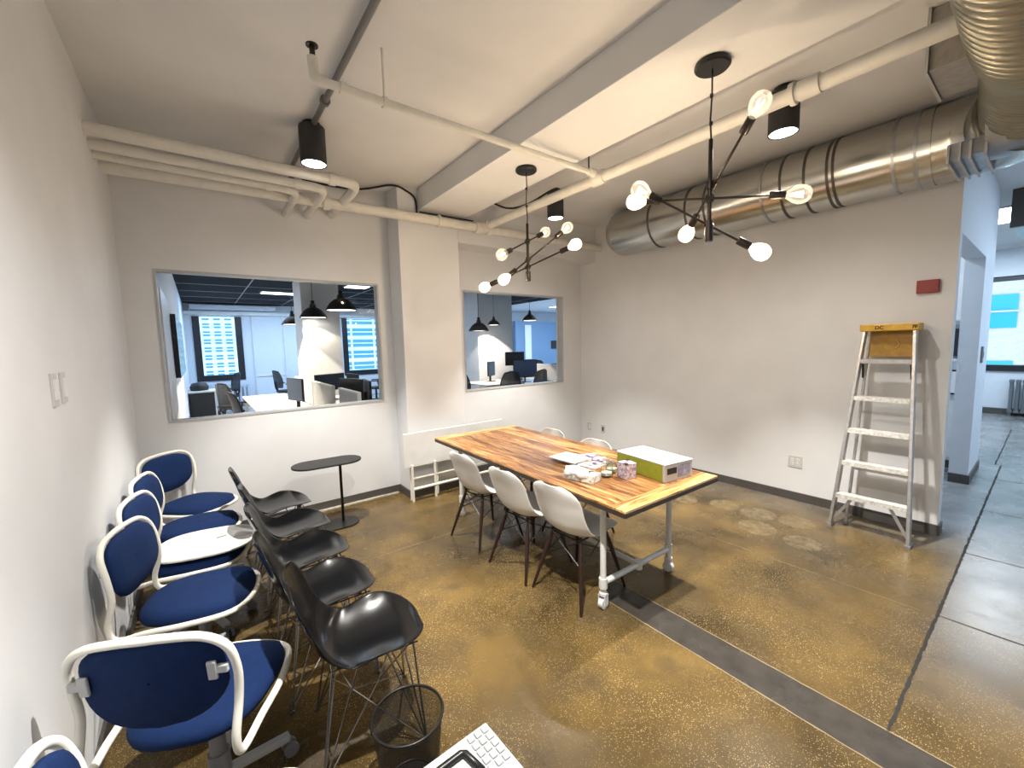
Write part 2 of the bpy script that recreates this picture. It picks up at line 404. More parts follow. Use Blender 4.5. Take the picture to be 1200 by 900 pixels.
# baseboards
b = MB(); bh = .085
struct('baseboard_back', MB().box((XL, YB - .014, 0), (1.742, YB, bh)).box((2.45, YB - .014, 0), (XR, YB, bh)), M['base'])
struct('baseboard_column', MB().box((1.728, YC - .014, 0), (2.464, YC, bh)).box((1.728, YC, 0), (1.742, YB - .014, bh)).box((2.45, YC, 0), (2.464, YB - .014, bh)), M['base'])
struct('baseboard_right', MB().box((XR - .014, YP - .014, 0), (XR, YB - .014, bh)).box((XR, YP - .014, 0), (XR + .13, YP, bh)), M['base'])
struct('baseboard_left', MB().box((XL, YR, 0), (XL + .014, YB - .014, bh)), M['base'])
struct('baseboard_kitchen', MB().box((6.636, YP - .014, 0), (7.6, YP, .1)).box((6.636, YP, 0), (6.65, YP + .15, .1)), M['base'])
struct('trim_2', MB().box((XL + .014, YB - .055, 0), (1.70, YB - .014, .012)), M['plaster'])
# saw cuts and joints in the slab
def jag(p, q, wd, m, name, amp=.012, n=30):
    mb = MB(); p = Vector(p); q = Vector(q); t = (q - p).normalized(); s_ = Vector((-t.y, t.x, 0)); L_ = []; R_ = []
    for i in range(n + 1):
        c = p.lerp(q, i / n) + s_ * random.uniform(-amp, amp) * .5; k = wd * random.uniform(.6, 1.2) / 2
        L_.append(c + s_ * k); R_.append(c - s_ * k)
    vs = [(v.x, v.y, .0015) for v in L_ + R_]
    mb.add(vs, [(i, i + 1, n + 2 + i, n + 1 + i) for i in range(n)])
    return struct(name, mb, m)
jag((2.19, .33, 0), (7.9, .33, 0), .016, M['crack'], 'floor_joint', .004, 200)
jag((7.9, .38, 0), (11, .38, 0), .014, M['crack'], 'floor_joint', .006)
for x in (3.37, 4.52, 5.75, 7.1, 8.6): jag((x, .33, 0), (x + .03, -3, 0), .010, M['crack'], 'floor_joint', .006)
jag((-.4, 3.17, 0), (4.7, 3.15, 0), .008, M['seam'], 'floor_joint', .004, 60)
jag((3.35, .4, 0), (3.3, 2.9, 0), .005, M['seam'], 'floor_joint', .006, 40)
for s_ in (0, 1):
    jag(((1.975, 2.19)[s_], -3, 0), ((1.975, 2.19)[s_], 1.75, 0), .007, M['seam'], 'floor_joint', .003, 120)
# pale ring stains
def stain_mat():
    m, nt, out = new_mat('pale_floor_stain'); N = nt.nodes.new; L = nt.links.new
    t = N('ShaderNodeBsdfTransparent'); d = N('ShaderNodeBsdfPrincipled'); d.inputs['Base Color'].default_value = (.62, .50, .30, 1); d.inputs['Roughness'].default_value = .4
    tc = N('ShaderNodeTexCoord'); n = N('ShaderNodeTexNoise'); n.inputs['Scale'].default_value = 16; L(tc.outputs['Object'], n.inputs['Vector'])
    mr = N('ShaderNodeMapRange'); mr.inputs[1].default_value = .35; mr.inputs[2].default_value = .7; mr.inputs[3].default_value = .03; mr.inputs[4].default_value = .24
    L(n.outputs['Fac'], mr.inputs[0]); mx = N('ShaderNodeMixShader'); L(mr.outputs[0], mx.inputs[0]); L(t.outputs[0], mx.inputs[1]); L(d.outputs[0], mx.inputs[2]); L(mx.outputs[0], out.inputs['Surface']); return m
sm = stain_mat()
for i, (x, y, r_) in enumerate(((4.10, 1.93, .13), (4.12, 1.62, .15), (4.18, 1.32, .14), (3.80, 1.50, .15), (3.78, 1.15, .13), (3.95, 2.25, .11))):
    mb = MB(); n = 30; mb.add([(x + r_ * math.cos(k * 2 * math.pi / n) * random.uniform(.96, 1.04), y + r_ * math.sin(k * 2 * math.pi / n), .001) for k in range(n)], [tuple(range(n))])
    struct('floor_stain', mb, sm)

# ------------------------------------------------------------------ next office (through the windows)
struct('ceiling_office', MB().box((OFX, yt, 3.05), (9.0, YO, 3.15)), M['offd'])
g = MB()
for k in range(1, 9): g.box((OFX, yt + k * 1.22, 3.042), (9.0, yt + k * 1.22 + .02, 3.05))
for k in range(1, 8): g.box((OFX + k * 1.22, yt, 3.043), (OFX + k * 1.22 + .02, YO, 3.05))
struct('trim_3', g, M['greyp'])
struct('ceiling_office_right', MB().box((9.0, yt, 3.32), (17, 17.2, 3.4)), M['offw'])
struct('wall_office_left', MB().box((OFX - .2, yt, 0), (OFX, YO, 3.4)), M['offw'])
OW = ((-.05, 1.06, .83, 2.68), (4.05, 5.35, .75, 2.70), (8.75, 9.2, .55, 2.66))
w = MB(); xs = [OFX - .2] + [v for q in OW for v in q[:2]] + [9.4]
for i in range(0, len(xs), 2): w.box((xs[i], YO, 0), (xs[i + 1], YO + .35, 3.5))
for q in OW: w.box((q[0], YO, 0), (q[1], YO + .35, q[2])); w.box((q[0], YO, q[3]), (q[1], YO + .35, 3.5))
struct('wall_office_far', w, M['offw'])
for i, q in enumerate(OW, 4):
    wo = struct('window_%d' % i, MB().box((q[0], YO + .15, q[2]), (q[1], YO + .16, q[3])), M['glass'])
    f = MB(); t = .13
    f.box((q[0] - .04, YO - .03, q[2] - .04), (q[1] + .04, YO + .1, q[2] + t)).box((q[0] - .04, YO - .03, q[2] + t), (q[0] + t, YO + .1, q[3]))
    f.box((q[1] - t, YO - .03, q[2] + t), (q[1] + .04, YO + .1, q[3]))
    f.build('window_frame', M['wfr'], wo)
struct('trim_4', MB().box((OFX, YO - .16, 2.72), (9.0, YO, 2.80)).box((OFX, YO - .08, 2.80), (9.0, YO, 2.84)), M['white'])
struct('wall_office_right', MB().box((9.4, 16.8, 0), (17, 17, 3.4)).box((9.4, YO, 0), (9.6, 17, 3.4)).box((16.8, yt, 0), (17, 17, 3.4)), M['offw'])
# blue meeting room box at the far right of the office
w = MB().box((12.3, 16.0, 0), (16.2, 16.1, 2.78)).box((12.3, 15.9, 0), (12.6, 16.0, 2.78))
struct('wall_meeting_room', w, M['bluegl'])
struct('trim_5', MB().box((12.95, 15.96, .9), (13.35, 16.0, 2.6)), M['offw'])
struct('wall_office_column', MB().box((1.67, 9.0, 0), (2.38, 9.75, 3.05)), M['wall'])
struct('wall_office_pier', MB().box((5.75, 9.0, 0), (6.85, 9.7, 3.05)), M['wall'])
struct('trim_6', MB().box((2.2, 14.93, 0), (2.26, YO, 2.72)).box((1.35, 14.95, 0), (1.40, YO, 2.72)).box((1.4, 14.97, .85), (2.2, YO, .9)), M['white'])

def unit(name, label, cat, mb, m, group=None, **k): return tag(mb.build(name, m, **k), label, cat, group)

wb = unit('whiteboard', 'long glass marker board on the left wall just inside the big window', 'whiteboard', MB().box((OFX + .001, 5.0, .95), (OFX + .02, 6.3, 2.3)), M['lgrey'])
MB().box((OFX + .021, 5.03, .99), (OFX + .03, 6.27, 2.26)).build('board_surface', M['white'], wb)
tv = thing('television', 'black wall-mounted screen seen edge-on beyond the big window', 'television', (OFX + .03, 7.6, 1.7))
MB().box((0, -1.2, -.35), (.05, 1.2, .42)).build('screen', M['scr'], tv); MB().box((-.03, -.3, -.2), (0, .3, .2)).build('mount', M['dark'], tv)

def radiator(name, label, loc, rz, width, h, m, sect):
    t = thing(name, label, 'radiator', loc, rz); n = int(width / sect)
    for i in range(n):
        x = -width / 2 + sect * (i + .5); s_ = MB()
        for y in (-.06, 0, .06): s_.tube([(x, y, .10), (x, y, h)], sect * .30, 8)
        s_.cbox((x, 0, h), (sect * .8, .19, .05)).cbox((x, 0, .10), (sect * .8, .19, .05))
        if i in (0, n - 1): s_.cbox((x, -.06, .04), (.04, .03, .08)).cbox((x, .06, .04), (.04, .03, .08))
        s_.build('radiator_section', m, t)
    return t
radiator('radiator', 'white column radiator under the left far window', (.62, 14.82, 0), 0, 1.1, .62, M['radw'], .10)
radiator('radiator', 'grey cast iron radiator under the window at the right edge', (12.80, -.35, 0), R(90), 1.8, .70, M['rad'], .085)

def pendant(x, y, z, label, used=[None], r_=.25, power=14):
    if used[0] is None:
        t = thing('pendant_lamp', label, 'lamp', (0, 0, 0), 0, 'black dome pendants in the next office')
        pr = [(.03, .27), (.05, .26), (.06, .20), (.10, .185), (.17, .13), (.22, .06), (.25, 0), (.245, 0), (.21, .06), (.16, .12), (.09, .17), (.0, .185)]
        MB().lathe(pr).build('lamp_shade', M['blkm'], t, smooth=50)
        MB().cyl((0, 0), .035, .25, .33, 16).build('lamp_socket', M['dark'], t, smooth=40)
        MB().cyl((0, 0), .235, .012, .02, 28).build('diffuser', M['ledp'], t)
        MB().cyl((0, 0), .006, .33, 1.4, 8).build('cord', M['dark'], t)
        used[0] = t; o = t
    else:
        o = copy_tree(used[0]); o['label'] = label
    o.location = (x, y, z); return o
for x, y, z, l, s_ in ((1.87, 11.25, 2.26, 'smallest left-hand dome pendant seen through the big window', 1),
                    (1.82, 8.72, 2.26, 'middle black dome pendant in front of the cream office column', 1),
                    (1.96, 7.29, 2.29, 'largest right-hand dome pendant seen through the big window', 1),
                    (5.46, 8.51, 2.0, 'large dome pendant at the left of the small window', 1),
                    (5.99, 8.63, 2.154, 'smaller dome pendant right beside the large one in the small window', .65),
                    (8.66, 10.42, 2.41, 'dome pendant hanging alone at the right of the small window', 1)):
    o = pendant(x, y, z, l)
    o.scale = (s_, s_, s_)
for i, (x, y, sx, sy, z, l) in enumerate(((1.85, 11.5, 1.15, .35, 3.035, 'lit rectangular ceiling panel above the office column'),
        (2.95, 9.6, .5, .4, 3.035, 'lit ceiling panel near the right corner of the big window'),
        (.62, 8.5, .24, .24, 3.035, 'small round-looking recessed light in the dark ceiling at left'),
        (5.2, 6.8, 1.2, .4, 3.035, 'lit ceiling panel hidden above the wall between the windows'),
        (10.0, 10.2, 1.2, .4, 3.305, 'lit panel in the white ceiling at the top right of the small window'),
        (13.4, 13.8, 1.2, .5, 3.305, 'lower lit panel in the white ceiling seen through the small window'))):
    t = thing('ceiling_light', l, 'ceiling light', (x, y, z), 0, 'office ceiling panels')
    MB().cbox((0, 0, -.0), (sx, sy, .02)).build('light_frame', M['lgrey'], t); MB().cbox((0, 0, -.014), (sx - .05, sy - .05, .008)).build('diffuser', M['led'], t)
unit('ceiling_duct', 'pale air-conditioning unit along the top of the office window wall', 'air conditioner', MB().box((-.12, YO - .30, 2.86), (2.0, YO - .02, 3.0)), M['offw'], bevel=.01)

# desks
def bench(name, label, loc, rz, ln, dp, group=None):
    t = thing(name, label, 'desk', loc, rz, group)
    MB().box((-dp / 2, -ln / 2, .715), (dp / 2, ln / 2, .74)).build('desktop', M['dsk'], t, bevel=.003)
    for sx in (-1, 1):
        for sy in (-1, 1): MB().cbox((sx * (dp / 2 - .06), sy * (ln / 2 - .06), .3575), (.05, .05, .715)).build('leg', M['wpipe'], t)
    MB().cbox((0, ln / 2 - .06, .68), (dp - .17, .03, .05)).cbox((0, -ln / 2 + .06, .68), (dp - .17, .03, .05)).build('desk_frame', M['wpipe'], t)
    return t
gd = 'white bench desks in the next office'
bench('desk', 'white bench desk nearest the big window, left of the dividers', (1.02, 6.2, 0), 0, 3.3, .78, gd)
bench('desk', 'white bench desk behind, left of the dividers, in the big window', (1.02, 8.9, 0), 0, 2.0, .78, gd)
bench('desk', 'white bench desk right of the dividers in the big window', (1.86, 6.6, 0), 0, 3.9, .78, gd)
bench('desk', 'white desk by the window wall behind the office column', (2.9, 12.6, 0), 0, 2.4, .8, gd)
bench('desk', 'long desk at the bottom of the small window', (5.75, 8.38, 0), 0, 1.15, 1.1, gd)
bench('desk', 'white desk beyond the divider at the right of the small window', (9.4, 9.9, 0), R(90), 3.6, .8, gd)
cb_ = thing('cabinet', 'black-fronted low cabinet with white top at the left of the big window', 'cabinet', (-.02, 12.2, 0))
MB().box((-.24, -.35, .02), (.24, .35, .72)).build('cabinet_body', M['blkm'], cb_); MB().box((-.245, -.37, .72), (.27, .37, .75)).build('cabinet_top', M['dsk'], cb_)
MB().box((.24, -.35, 0), (.27, .35, .72)).build('end_panel', M['dsk'], cb_)
unit('bag', 'black bag lying on the low cabinet', 'bag', MB().lathe([(.0, .0), (.2, 0), (.22, .08), (.16, .17), (.0, .19)], (0, 0, 0), 14, ax=.85, ay=1.2), M['blkm'], smooth=60).location = (-.05, 12.3, .75)
for l, y0, y1, x in (('pale desk divider farthest along the bench in the big window', 7.25, 8.75, 1.44), ('pale desk divider in the middle of the bench in the big window', 6.0, 7.2, 1.44),
                  ('pale desk divider nearest the big window', 4.85, 5.65, 1.44), ('pale desk divider with bright edge in the small window', 7.3, 8.6, 6.9)):
    t = thing('desk_divider', l, 'divider', (x, (y0 + y1) / 2, 0), 0, 'desk dividers in the next office'); h = (y1 - y0) / 2
    MB().box((-.018, -h, .742), (.018, h, 1.13)).build('divider_panel', M['div'], t)
    MB().box((-.022, -h - .01, 1.13), (.022, h + .01, 1.15)).box((-.022, -h - .01, .742), (.022, -h, 1.13)).build('divider_rail', M['white'], t)

def monitor(label, loc, rz, wd=.54, hh=.33, m='scr', used={}):
    t = thing('monitor', label, 'monitor', loc, rz, 'monitors on the office desks')
    MB().cbox((0, 0, .32), (wd, .025, hh)).build('bezel', M['dark'], t, bevel=.004)
    MB().cbox((0, -.0155, .32), (wd - .03, .006, hh - .03)).build('screen', M[m], t)
    MB().beam((0, .03, .01), (0, .03, .34), .05, .02, (1, 0, 0)).cbox((0, .02, .007), (.24, .18, .014)).build('monitor_stand', M['dark'], t)
    return t
for l, x, y, z, rz, wd, hh, m in (
    ('black-backed monitor standing on the white desk left of the nearest divider', 1.12, 6.9, .74, R(-75), .5, .34, 'scrb'),
    ('blue-lit monitor between the two nearest dividers', 1.70, 6.05, .74, R(110), .52, .34, 'scrb'),
    ('wide black monitor in front of the cream office column', 1.85, 7.9, .74, R(25), .62, .30, 'scr'),
    ('narrow black monitor turned sideways behind the nearest divider', 1.75, 5.5, .74, R(80), .5, .36, 'scr'),
    ('small blue monitor on the far desk left of the office column', 2.70, 12.4, .74, R(10), .5, .36, 'scrb'),
    ('black monitor turned away right of the office column', 2.05, 7.2, .74, R(95), .5, .34, 'scr'),
    ('blue monitor at the left of the small window', 5.85, 8.6, .74, R(30), .40, .36, 'scrb'),
    ('dark monitor raised on an arm in the small window', 6.3, 8.2, .98, R(-20), .50, .34, 'scr'),
    ('large dark blue monitor turned away in the small window', 6.15, 7.6, .76, R(-15), .60, .42, 'scrb')):
    monitor(l, (x, y, z), rz, wd, hh, m)
unit('wall_screen', 'small dark screen on the blue meeting room wall', 'screen', MB().box((14.7, 15.96, 1.38), (15.35, 15.998, 1.8)), M['scr'])
st = thing('monitor_riser', 'pale stand lifting the dark monitor in the small window', 'stand', (6.3, 8.2, .74)); MB().cbox((0, 0, .115), (.06, .06, .23)).build('post', M['lgrey'], st); MB().cbox((0, 0, .008), (.3, .22, .016)).cbox((0, 0, .232), (.2, .2, .012)).build('plate', M['lgrey'], st)

def office_chair():
    t = thing('office_chair', '', 'chair', (0, 0, 0), 0, 'black mesh office chairs in the next office')
    n = 9; vs = []; fs = []
    for j in range(9):
        v = j / 8; z = .58 + v * .46; wd = .235 * (1 - .25 * v ** 3) * (.86 + .14 * math.sin(v * 3.1)); xx = -.24 - .07 * v + .03 * math.sin(v * 3)
        for i in range(n):
            u = i / (n - 1) * 2 - 1; vs.append((xx + .05 * u * u, u * wd, z + (.03 * (1 - u * u) if j == 8 else 0)))
    for j in range(8):
        for i in range(n - 1): a = j * n + i; fs.append((a, a + 1, a + n + 1, a + n))
    m = MB(); m.add(vs, fs); m.build('backrest', M['meshb'], t, smooth=0)
    edge_ = [vs[i] for i in range(n)] + [vs[j * n + n - 1] for j in range(1, 9)] + [vs[8 * n + i] for i in range(n - 2, -1, -1)] + [vs[j * n] for j in range(7, 0, -1)]
    MB().tube(edge_, .014, 6, closed=True).build('back_frame', M['blkm'], t, smooth=0)
    MB().lathe([(0, .43), (.22, .43), (.25, .455), (.24, .49), (.0, .50)], n=20).build('seat', M['blkm'], t, smooth=60)
    MB().tube([(-.05, 0, .42), (-.2, 0, .44), (-.27, 0, .56), (-.28, 0, .75)], .025, 8).build('back_support', M['dark'], t, smooth=40)
    for s_ in (-1, 1): MB().tube([(-.1, s_ * .24, .45), (-.08, s_ * .28, .55), (-.06, s_ * .28, .66)], .016, 8).cbox((0, s_ * .28, .68), (.25, .07, .03)).build('armrest', M['blkm'], t)
    MB().cyl((0, 0), .03, .1, .43, 12).build('gas_column', M['dark'], t, smooth=40)
    for k in range(5):
        a = k * 2 * math.pi / 5 + .3; c, s_ = math.cos(a), math.sin(a)
        lg = MB().beam((.02 * c, .02 * s_, .12), (.30 * c, .30 * s_, .085), .035, .03).build('leg', M['dark'], t)
        ca = MB(); ca.tube([(.30 * c - .02 * s_, .30 * s_ + .02 * c, .032), (.30 * c + .02 * s_, .30 * s_ - .02 * c, .032)], .03, 12); ca.build('caster', M['dark'], lg, smooth=40)
    return t
oc = office_chair(); used = 0
for x, y, a, l in ((.55, 13.3, 200, 'black mesh office chair beside the low cabinet under the far window'), (.50, 9.1, -30, 'black mesh office chair with high back at the left end of the white bench'),
                   (.58, 7.2, 10, 'large black mesh chair back cut by the bottom of the big window'), (1.95, 13.6, 20, 'black mesh office chair facing away left of the office column'),
                   (4.2, 12.4, 160, 'black mesh office chair in the right corner of the big window'), (4.55, 10.6, 200, 'black mesh office chair in the right of the big window, nearer one'),
                   (4.85, 8.1, 20, 'black mesh chair low at the left of the small window'), (6.15, 7.3, 100, 'black mesh chair in the middle of the small window'),
                   (5.45, 7.35, 70, 'black mesh chair lowest in the small window, left of its middle'), (8.3, 9.0, 60, 'dark office chair right of the divider in the small window'), (9.6, 11.0, 250, 'dark office chair farthest right in the small window'), (8.6, 11.1, 300, 'dark office chair behind the desk in the small window')):
    place(oc, used, (x, y, 0), R(a), l); used = 1
place(oc, 1, (10.0, -.12, 0), R(75), 'black swivel chair whose castors show at the right edge of the floor', 'chairs at the right edge')
# buildings outside
def facade(name, label, origin, axis, cols_, rows, cw, ch, ww, wh, m, gm, z0=-4):
    t = thing(name, label, 'building', origin, 0); W_ = cols_ * cw; H_ = rows * ch
    b = MB()
    if axis == 'x': b.box((0, .15, z0), (W_, 4, z0 + H_))
    else: b.box((.15, -W_, z0), (4, 0, z0 + H_))
    b.build('wall', m, t)
    for i in range(cols_):
        for j in range(rows):
            u = (i + .5) * cw; z = z0 + (j + .5) * ch; p = MB(); q = MB()
            if axis == 'x':
                p.box((u - ww / 2, .10, z - wh / 2), (u + ww / 2, .16, z + wh / 2)); q.box((u - ww / 2 - .05, .05, z - .04), (u + ww / 2 + .05, .15, z + .04))
            else:
                p.box((.10, -u - ww / 2, z - wh / 2), (.16, -u + ww / 2, z + wh / 2)); q.box((.05, -u - ww / 2 - .05, z - .04), (.15, -u + ww / 2 + .05, z + .04))
            o = p.build('window', gm, t); q.build('window_bar', m, o)
    return t
facade('office_building', 'pale stone office block seen through the left far window', (-1.2, 40, 0), 'x', 7, 13, .72, .62, .44, .36, M['stone'], M['cyan'], -1.6)
facade('office_building', 'blue glazed tower seen through the windows right of the office column', (8.5, 36, 0), 'x', 9, 11, 1.9, .95, 1.7, .62, M['stone'], M['cyan'], -6)
facade('brick_building', 'tan brick building with teal windows outside the right window', (30, 6.0, 0), 'y', 9, 6, 1.25, 3.1, .88, 1.55, M['tan'], M['teal'], -8.2)
facade('white_building', 'white building at the edge of the right window', (29, -5.4, 0), 'y', 3, 6, 1.8, 3.0, 1.1, 1.5, M['stone'], M['cyan'], -8)

# kitchen glimpse past the end of the right wall
t = thing('kitchen_cabinet', 'white kitchen cabinet seen through the passage behind the right wall', 'cabinet', (7.3, .985, 0))
MB().box((0, -.3, .1), (.6, .6, .88)).build('cabinet_body', M['white'], t); MB().box((-.02, -.32, .88), (.6, .6, .92)).build('worktop', M['white'], t)
MB().box((.03, -.28, 0), (.6, .58, .1)).build('plinth', M['base'], t); MB().box((-.018, -.28, .14), (0, .14, .85)).build('door', M['white'], t); MB().box((-.018, .16, .14), (0, .58, .85)).build('door', M['white'], t)
t = thing('microwave', 'black oven on the kitchen counter seen past the right wall end', 'microwave', (7.35, .95, 1.36)); MB().box((0, -.28, 0), (.4, .3, .42)).build('body', M['greyp'], t, bevel=.008); MB().box((-.012, -.26, .03), (0, .16, .36)).build('door', M['scr'], t)
t = thing('wall_cabinet', 'white wall cabinet above the black oven', 'cabinet', (7.4, 1.07, 1.80)); MB().box((0, -.4, 0), (.4, .6, .9)).build('cabinet_body', M['white'], t); MB().box((-.016, -.38, .02), (0, .1, .88)).build('door', M['white'], t)
unit('shelf', 'white wall shelf under the black oven', 'shelf', MB().box((7.3, .66, 1.325), (7.75, 1.5, 1.358)), M['white'])
t = thing('notice', 'white framed notice on the kitchen wall past the wall end', 'notice', (7.25, .92, .925)); MB().box((0, -.25, 0), (.02, .25, .3)).build('frame', M['dark'], t); MB().box((-.005, -.23, .02), (0, .23, .28)).build('paper', M['paper'], t)
t = thing('light_switch', 'grey switch plate on the wall edge by the right passage', 'switch', (6.95, YP, 1.42)); MB().box((-.06, -.015, -.09), (.06, 0, .09)).build('switch_plate', M['greyp'], t); MB().box((-.015, -.022, -.03), (.015, -.015, .03)).build('switch_rocker', M['lgrey'], t)

# ------------------------------------------------------------------ ceiling services
def pipe_thing(name, label, paths, r, m, cat='pipe', group=None, clamps=(), n=12):
    t = thing(name, label, cat, (0, 0, 0), 0, group); mb = MB(); mb.tube(paths, r, n); mb.build('pipe_run', m, t, smooth=50)
    for a, b, k in clamps: MB().tube([a, b], r * k, 14).build('coupling', m, t, smooth=50)
    return t
gp = 'painted pipes along the back wall'
pipe_thing('pipe', 'thickest white pipe, lowest on the back wall and running into the corner', [(XL, 4.10, 2.965), (1.2, 4.10, 2.985), (XR, 4.10, 3.02)], .048, M['pipe'], group=gp,
           clamps=(((1.0, 4.10, 2.98), (1.06, 4.10, 2.98), 1.3), ((2.15, 4.10, 3.0), (2.17, 4.10, 3.0), 1.3), ((2.62, 4.10, 3.0), (2.70, 4.10, 3.0), 1.35), ((2.78, 4.10, 3.0), (2.84, 4.10, 3.0), 1.35)))
for i, (y, z, r_, x1, l) in enumerate(((3.62, 3.02, .040, 1.16, 'top one of three white pipes that elbow into the back wall'), (3.74, 2.975, .034, .93, 'middle one of three white pipes that elbow into the back wall'), (3.86, 2.955, .03, .74, 'bottom one of three white pipes that elbow into the back wall'))):
    pth = [(XL, y, z)] + spline([(x1 - .16, y, z), (x1 - .05, y + .01, z), (x1, y + .06, z), (x1 + .01, y + .16, z - .01)], 5) + [(x1 + .01, YB, z - .02)]
    pipe_thing('pipe', l, pth, r_, M['pipe'], group=gp, clamps=(((x1 - .22, y, z), (x1 - .17, y, z), 1.2),))
pipe_thing('pipe', 'long white pipe under the ceiling along the right wall', [(2.73, 4.10, 3.01), (2.73, 2.3, 3.0), (2.74, -2, 3.0)], .042, M['pipe'], clamps=(((2.73, 4.03, 3.01), (2.73, 3.95, 3.01), 1.3), ((2.73, 2.30, 3.0), (2.73, 2.42, 3.0), 1.35), ((2.73, .84, 3.0), (2.73, .94, 3.0), 1.22), ((2.73, .98, 3.0), (2.73, .955, 3.0), 1.4)), n=16)
t = pipe_thing('sprinkler_pipe', 'thin white sprinkler pipe crossing under the beam', [(.62, 2.37, 3.03), (2.73, 2.37, 3.03)], .022, M['pipe'], clamps=(((.70, 2.37, 3.03), (.73, 2.37, 3.03), 1.35), ((.93, 2.37, 3.03), (.95, 2.37, 3.03), 1.4), ((2.62, 2.37, 3.03), (2.70, 2.37, 3.03), 1.5)))
MB().tube(spline([(.64, 2.37, 3.03), (.585, 2.37, 3.035), (.575, 2.37, 3.09), (.575, 2.37, 3.13)], 5), .027, 12).build('elbow', M['pipe'], t, smooth=50)
MB().cyl((.575, 2.37), .014, 3.13, 3.19, 10).cyl((.575, 2.37), .03, 3.185, 3.19, 14).build('sprinkler_head', M['gun'], t, smooth=40)
MB().cyl((.94, 2.37), .006, 3.04, ZC, 8).build('hanger_rod', M['pipe'], t)
MB().cyl((2.62, 2.37), .006, 3.04, ZC, 8).build('hanger_rod', M['dark'], t)
pipe_thing('conduit', 'grey electrical conduit running along the ceiling past the left downlight', [(.79, -2.9, 3.285), (.79, 4.28, 3.285)], .019, M['cond'], 'conduit', clamps=(((.79, 3.0, 3.285), (.79, 3.03, 3.285), 1.7),))
pipe_thing('cable', 'dark thin cable along the top of the back wall down to the beam', spline([(.8, 4.46, 3.27), (1.4, 4.46, 3.285), (1.68, 4.17, 3.29), (1.85, 4.165, 3.26), (1.93, 4.165, 3.2), (1.945, 4.165, 3.05)], 6), .010, M['dark'], 'cable')
pipe_thing('cable', 'dark cable lying along the top of the low white pipe', [(1.945, 4.10, 3.055), (2.6, 4.10, 3.065)], .008, M['dark'], 'cable')
pipe_thing('cable', 'dark cable looping from the beam to the middle downlight', spline([(2.54, 3.75, 3.20), (2.72, 3.62, 3.10), (2.83, 3.4, 3.10), (2.86, 3.0, 3.14), (3.24, 3.34, 3.2)], 6), .010, M['dark'], 'cable')

def downlight():
    t = thing('downlight', '', 'ceiling light', (0, 0, 0), 0, 'black cylinder downlights')
    pr = [(0, -.005), (.04, -.005), (.04, -.03), (.088, -.03), (.09, -.035), (.09, -.29), (.082, -.29), (.082, -.275)]
    MB().lathe(pr, n=36).build('housing', M['blkm'], t, smooth=40)
    MB().cyl((0, 0), .082, -.283, -.277, 32).build('lens', M['lens'], t)
    MB().cyl((0, 0), .06, -.012, 0, 24).build('ceiling_plate', M['blkm'], t, smooth=40)
    return t
dl = downlight()
for i, (x, y, l) in enumerate(((.79, 3.42, 'black cylinder downlight left of the beam, on the grey conduit'), (3.24, 3.42, 'small-looking black cylinder downlight behind the farther chandelier'),
                             (3.24, 1.20, 'black cylinder downlight behind the white pipe near the big duct'), (.79, .95, 'black cylinder downlight on the conduit above the near chairs'))):
    o = place(dl, i, (x, y, ZC), 0, l)
    light('SPOT', 'downlight_lamp', (x, y, ZC - .295), (440, 400, 500, 400)[i], (1, .96, .90), spot_size=R(76), spot_blend=.5, shadow_soft_size=.035)
    light('SPOT', 'downlight_spill', (x, y, ZC - .297), (30, 45, 90, 270)[i], (1, .96, .90), spot_size=R(150), spot_blend=.8, shadow_soft_size=.035)

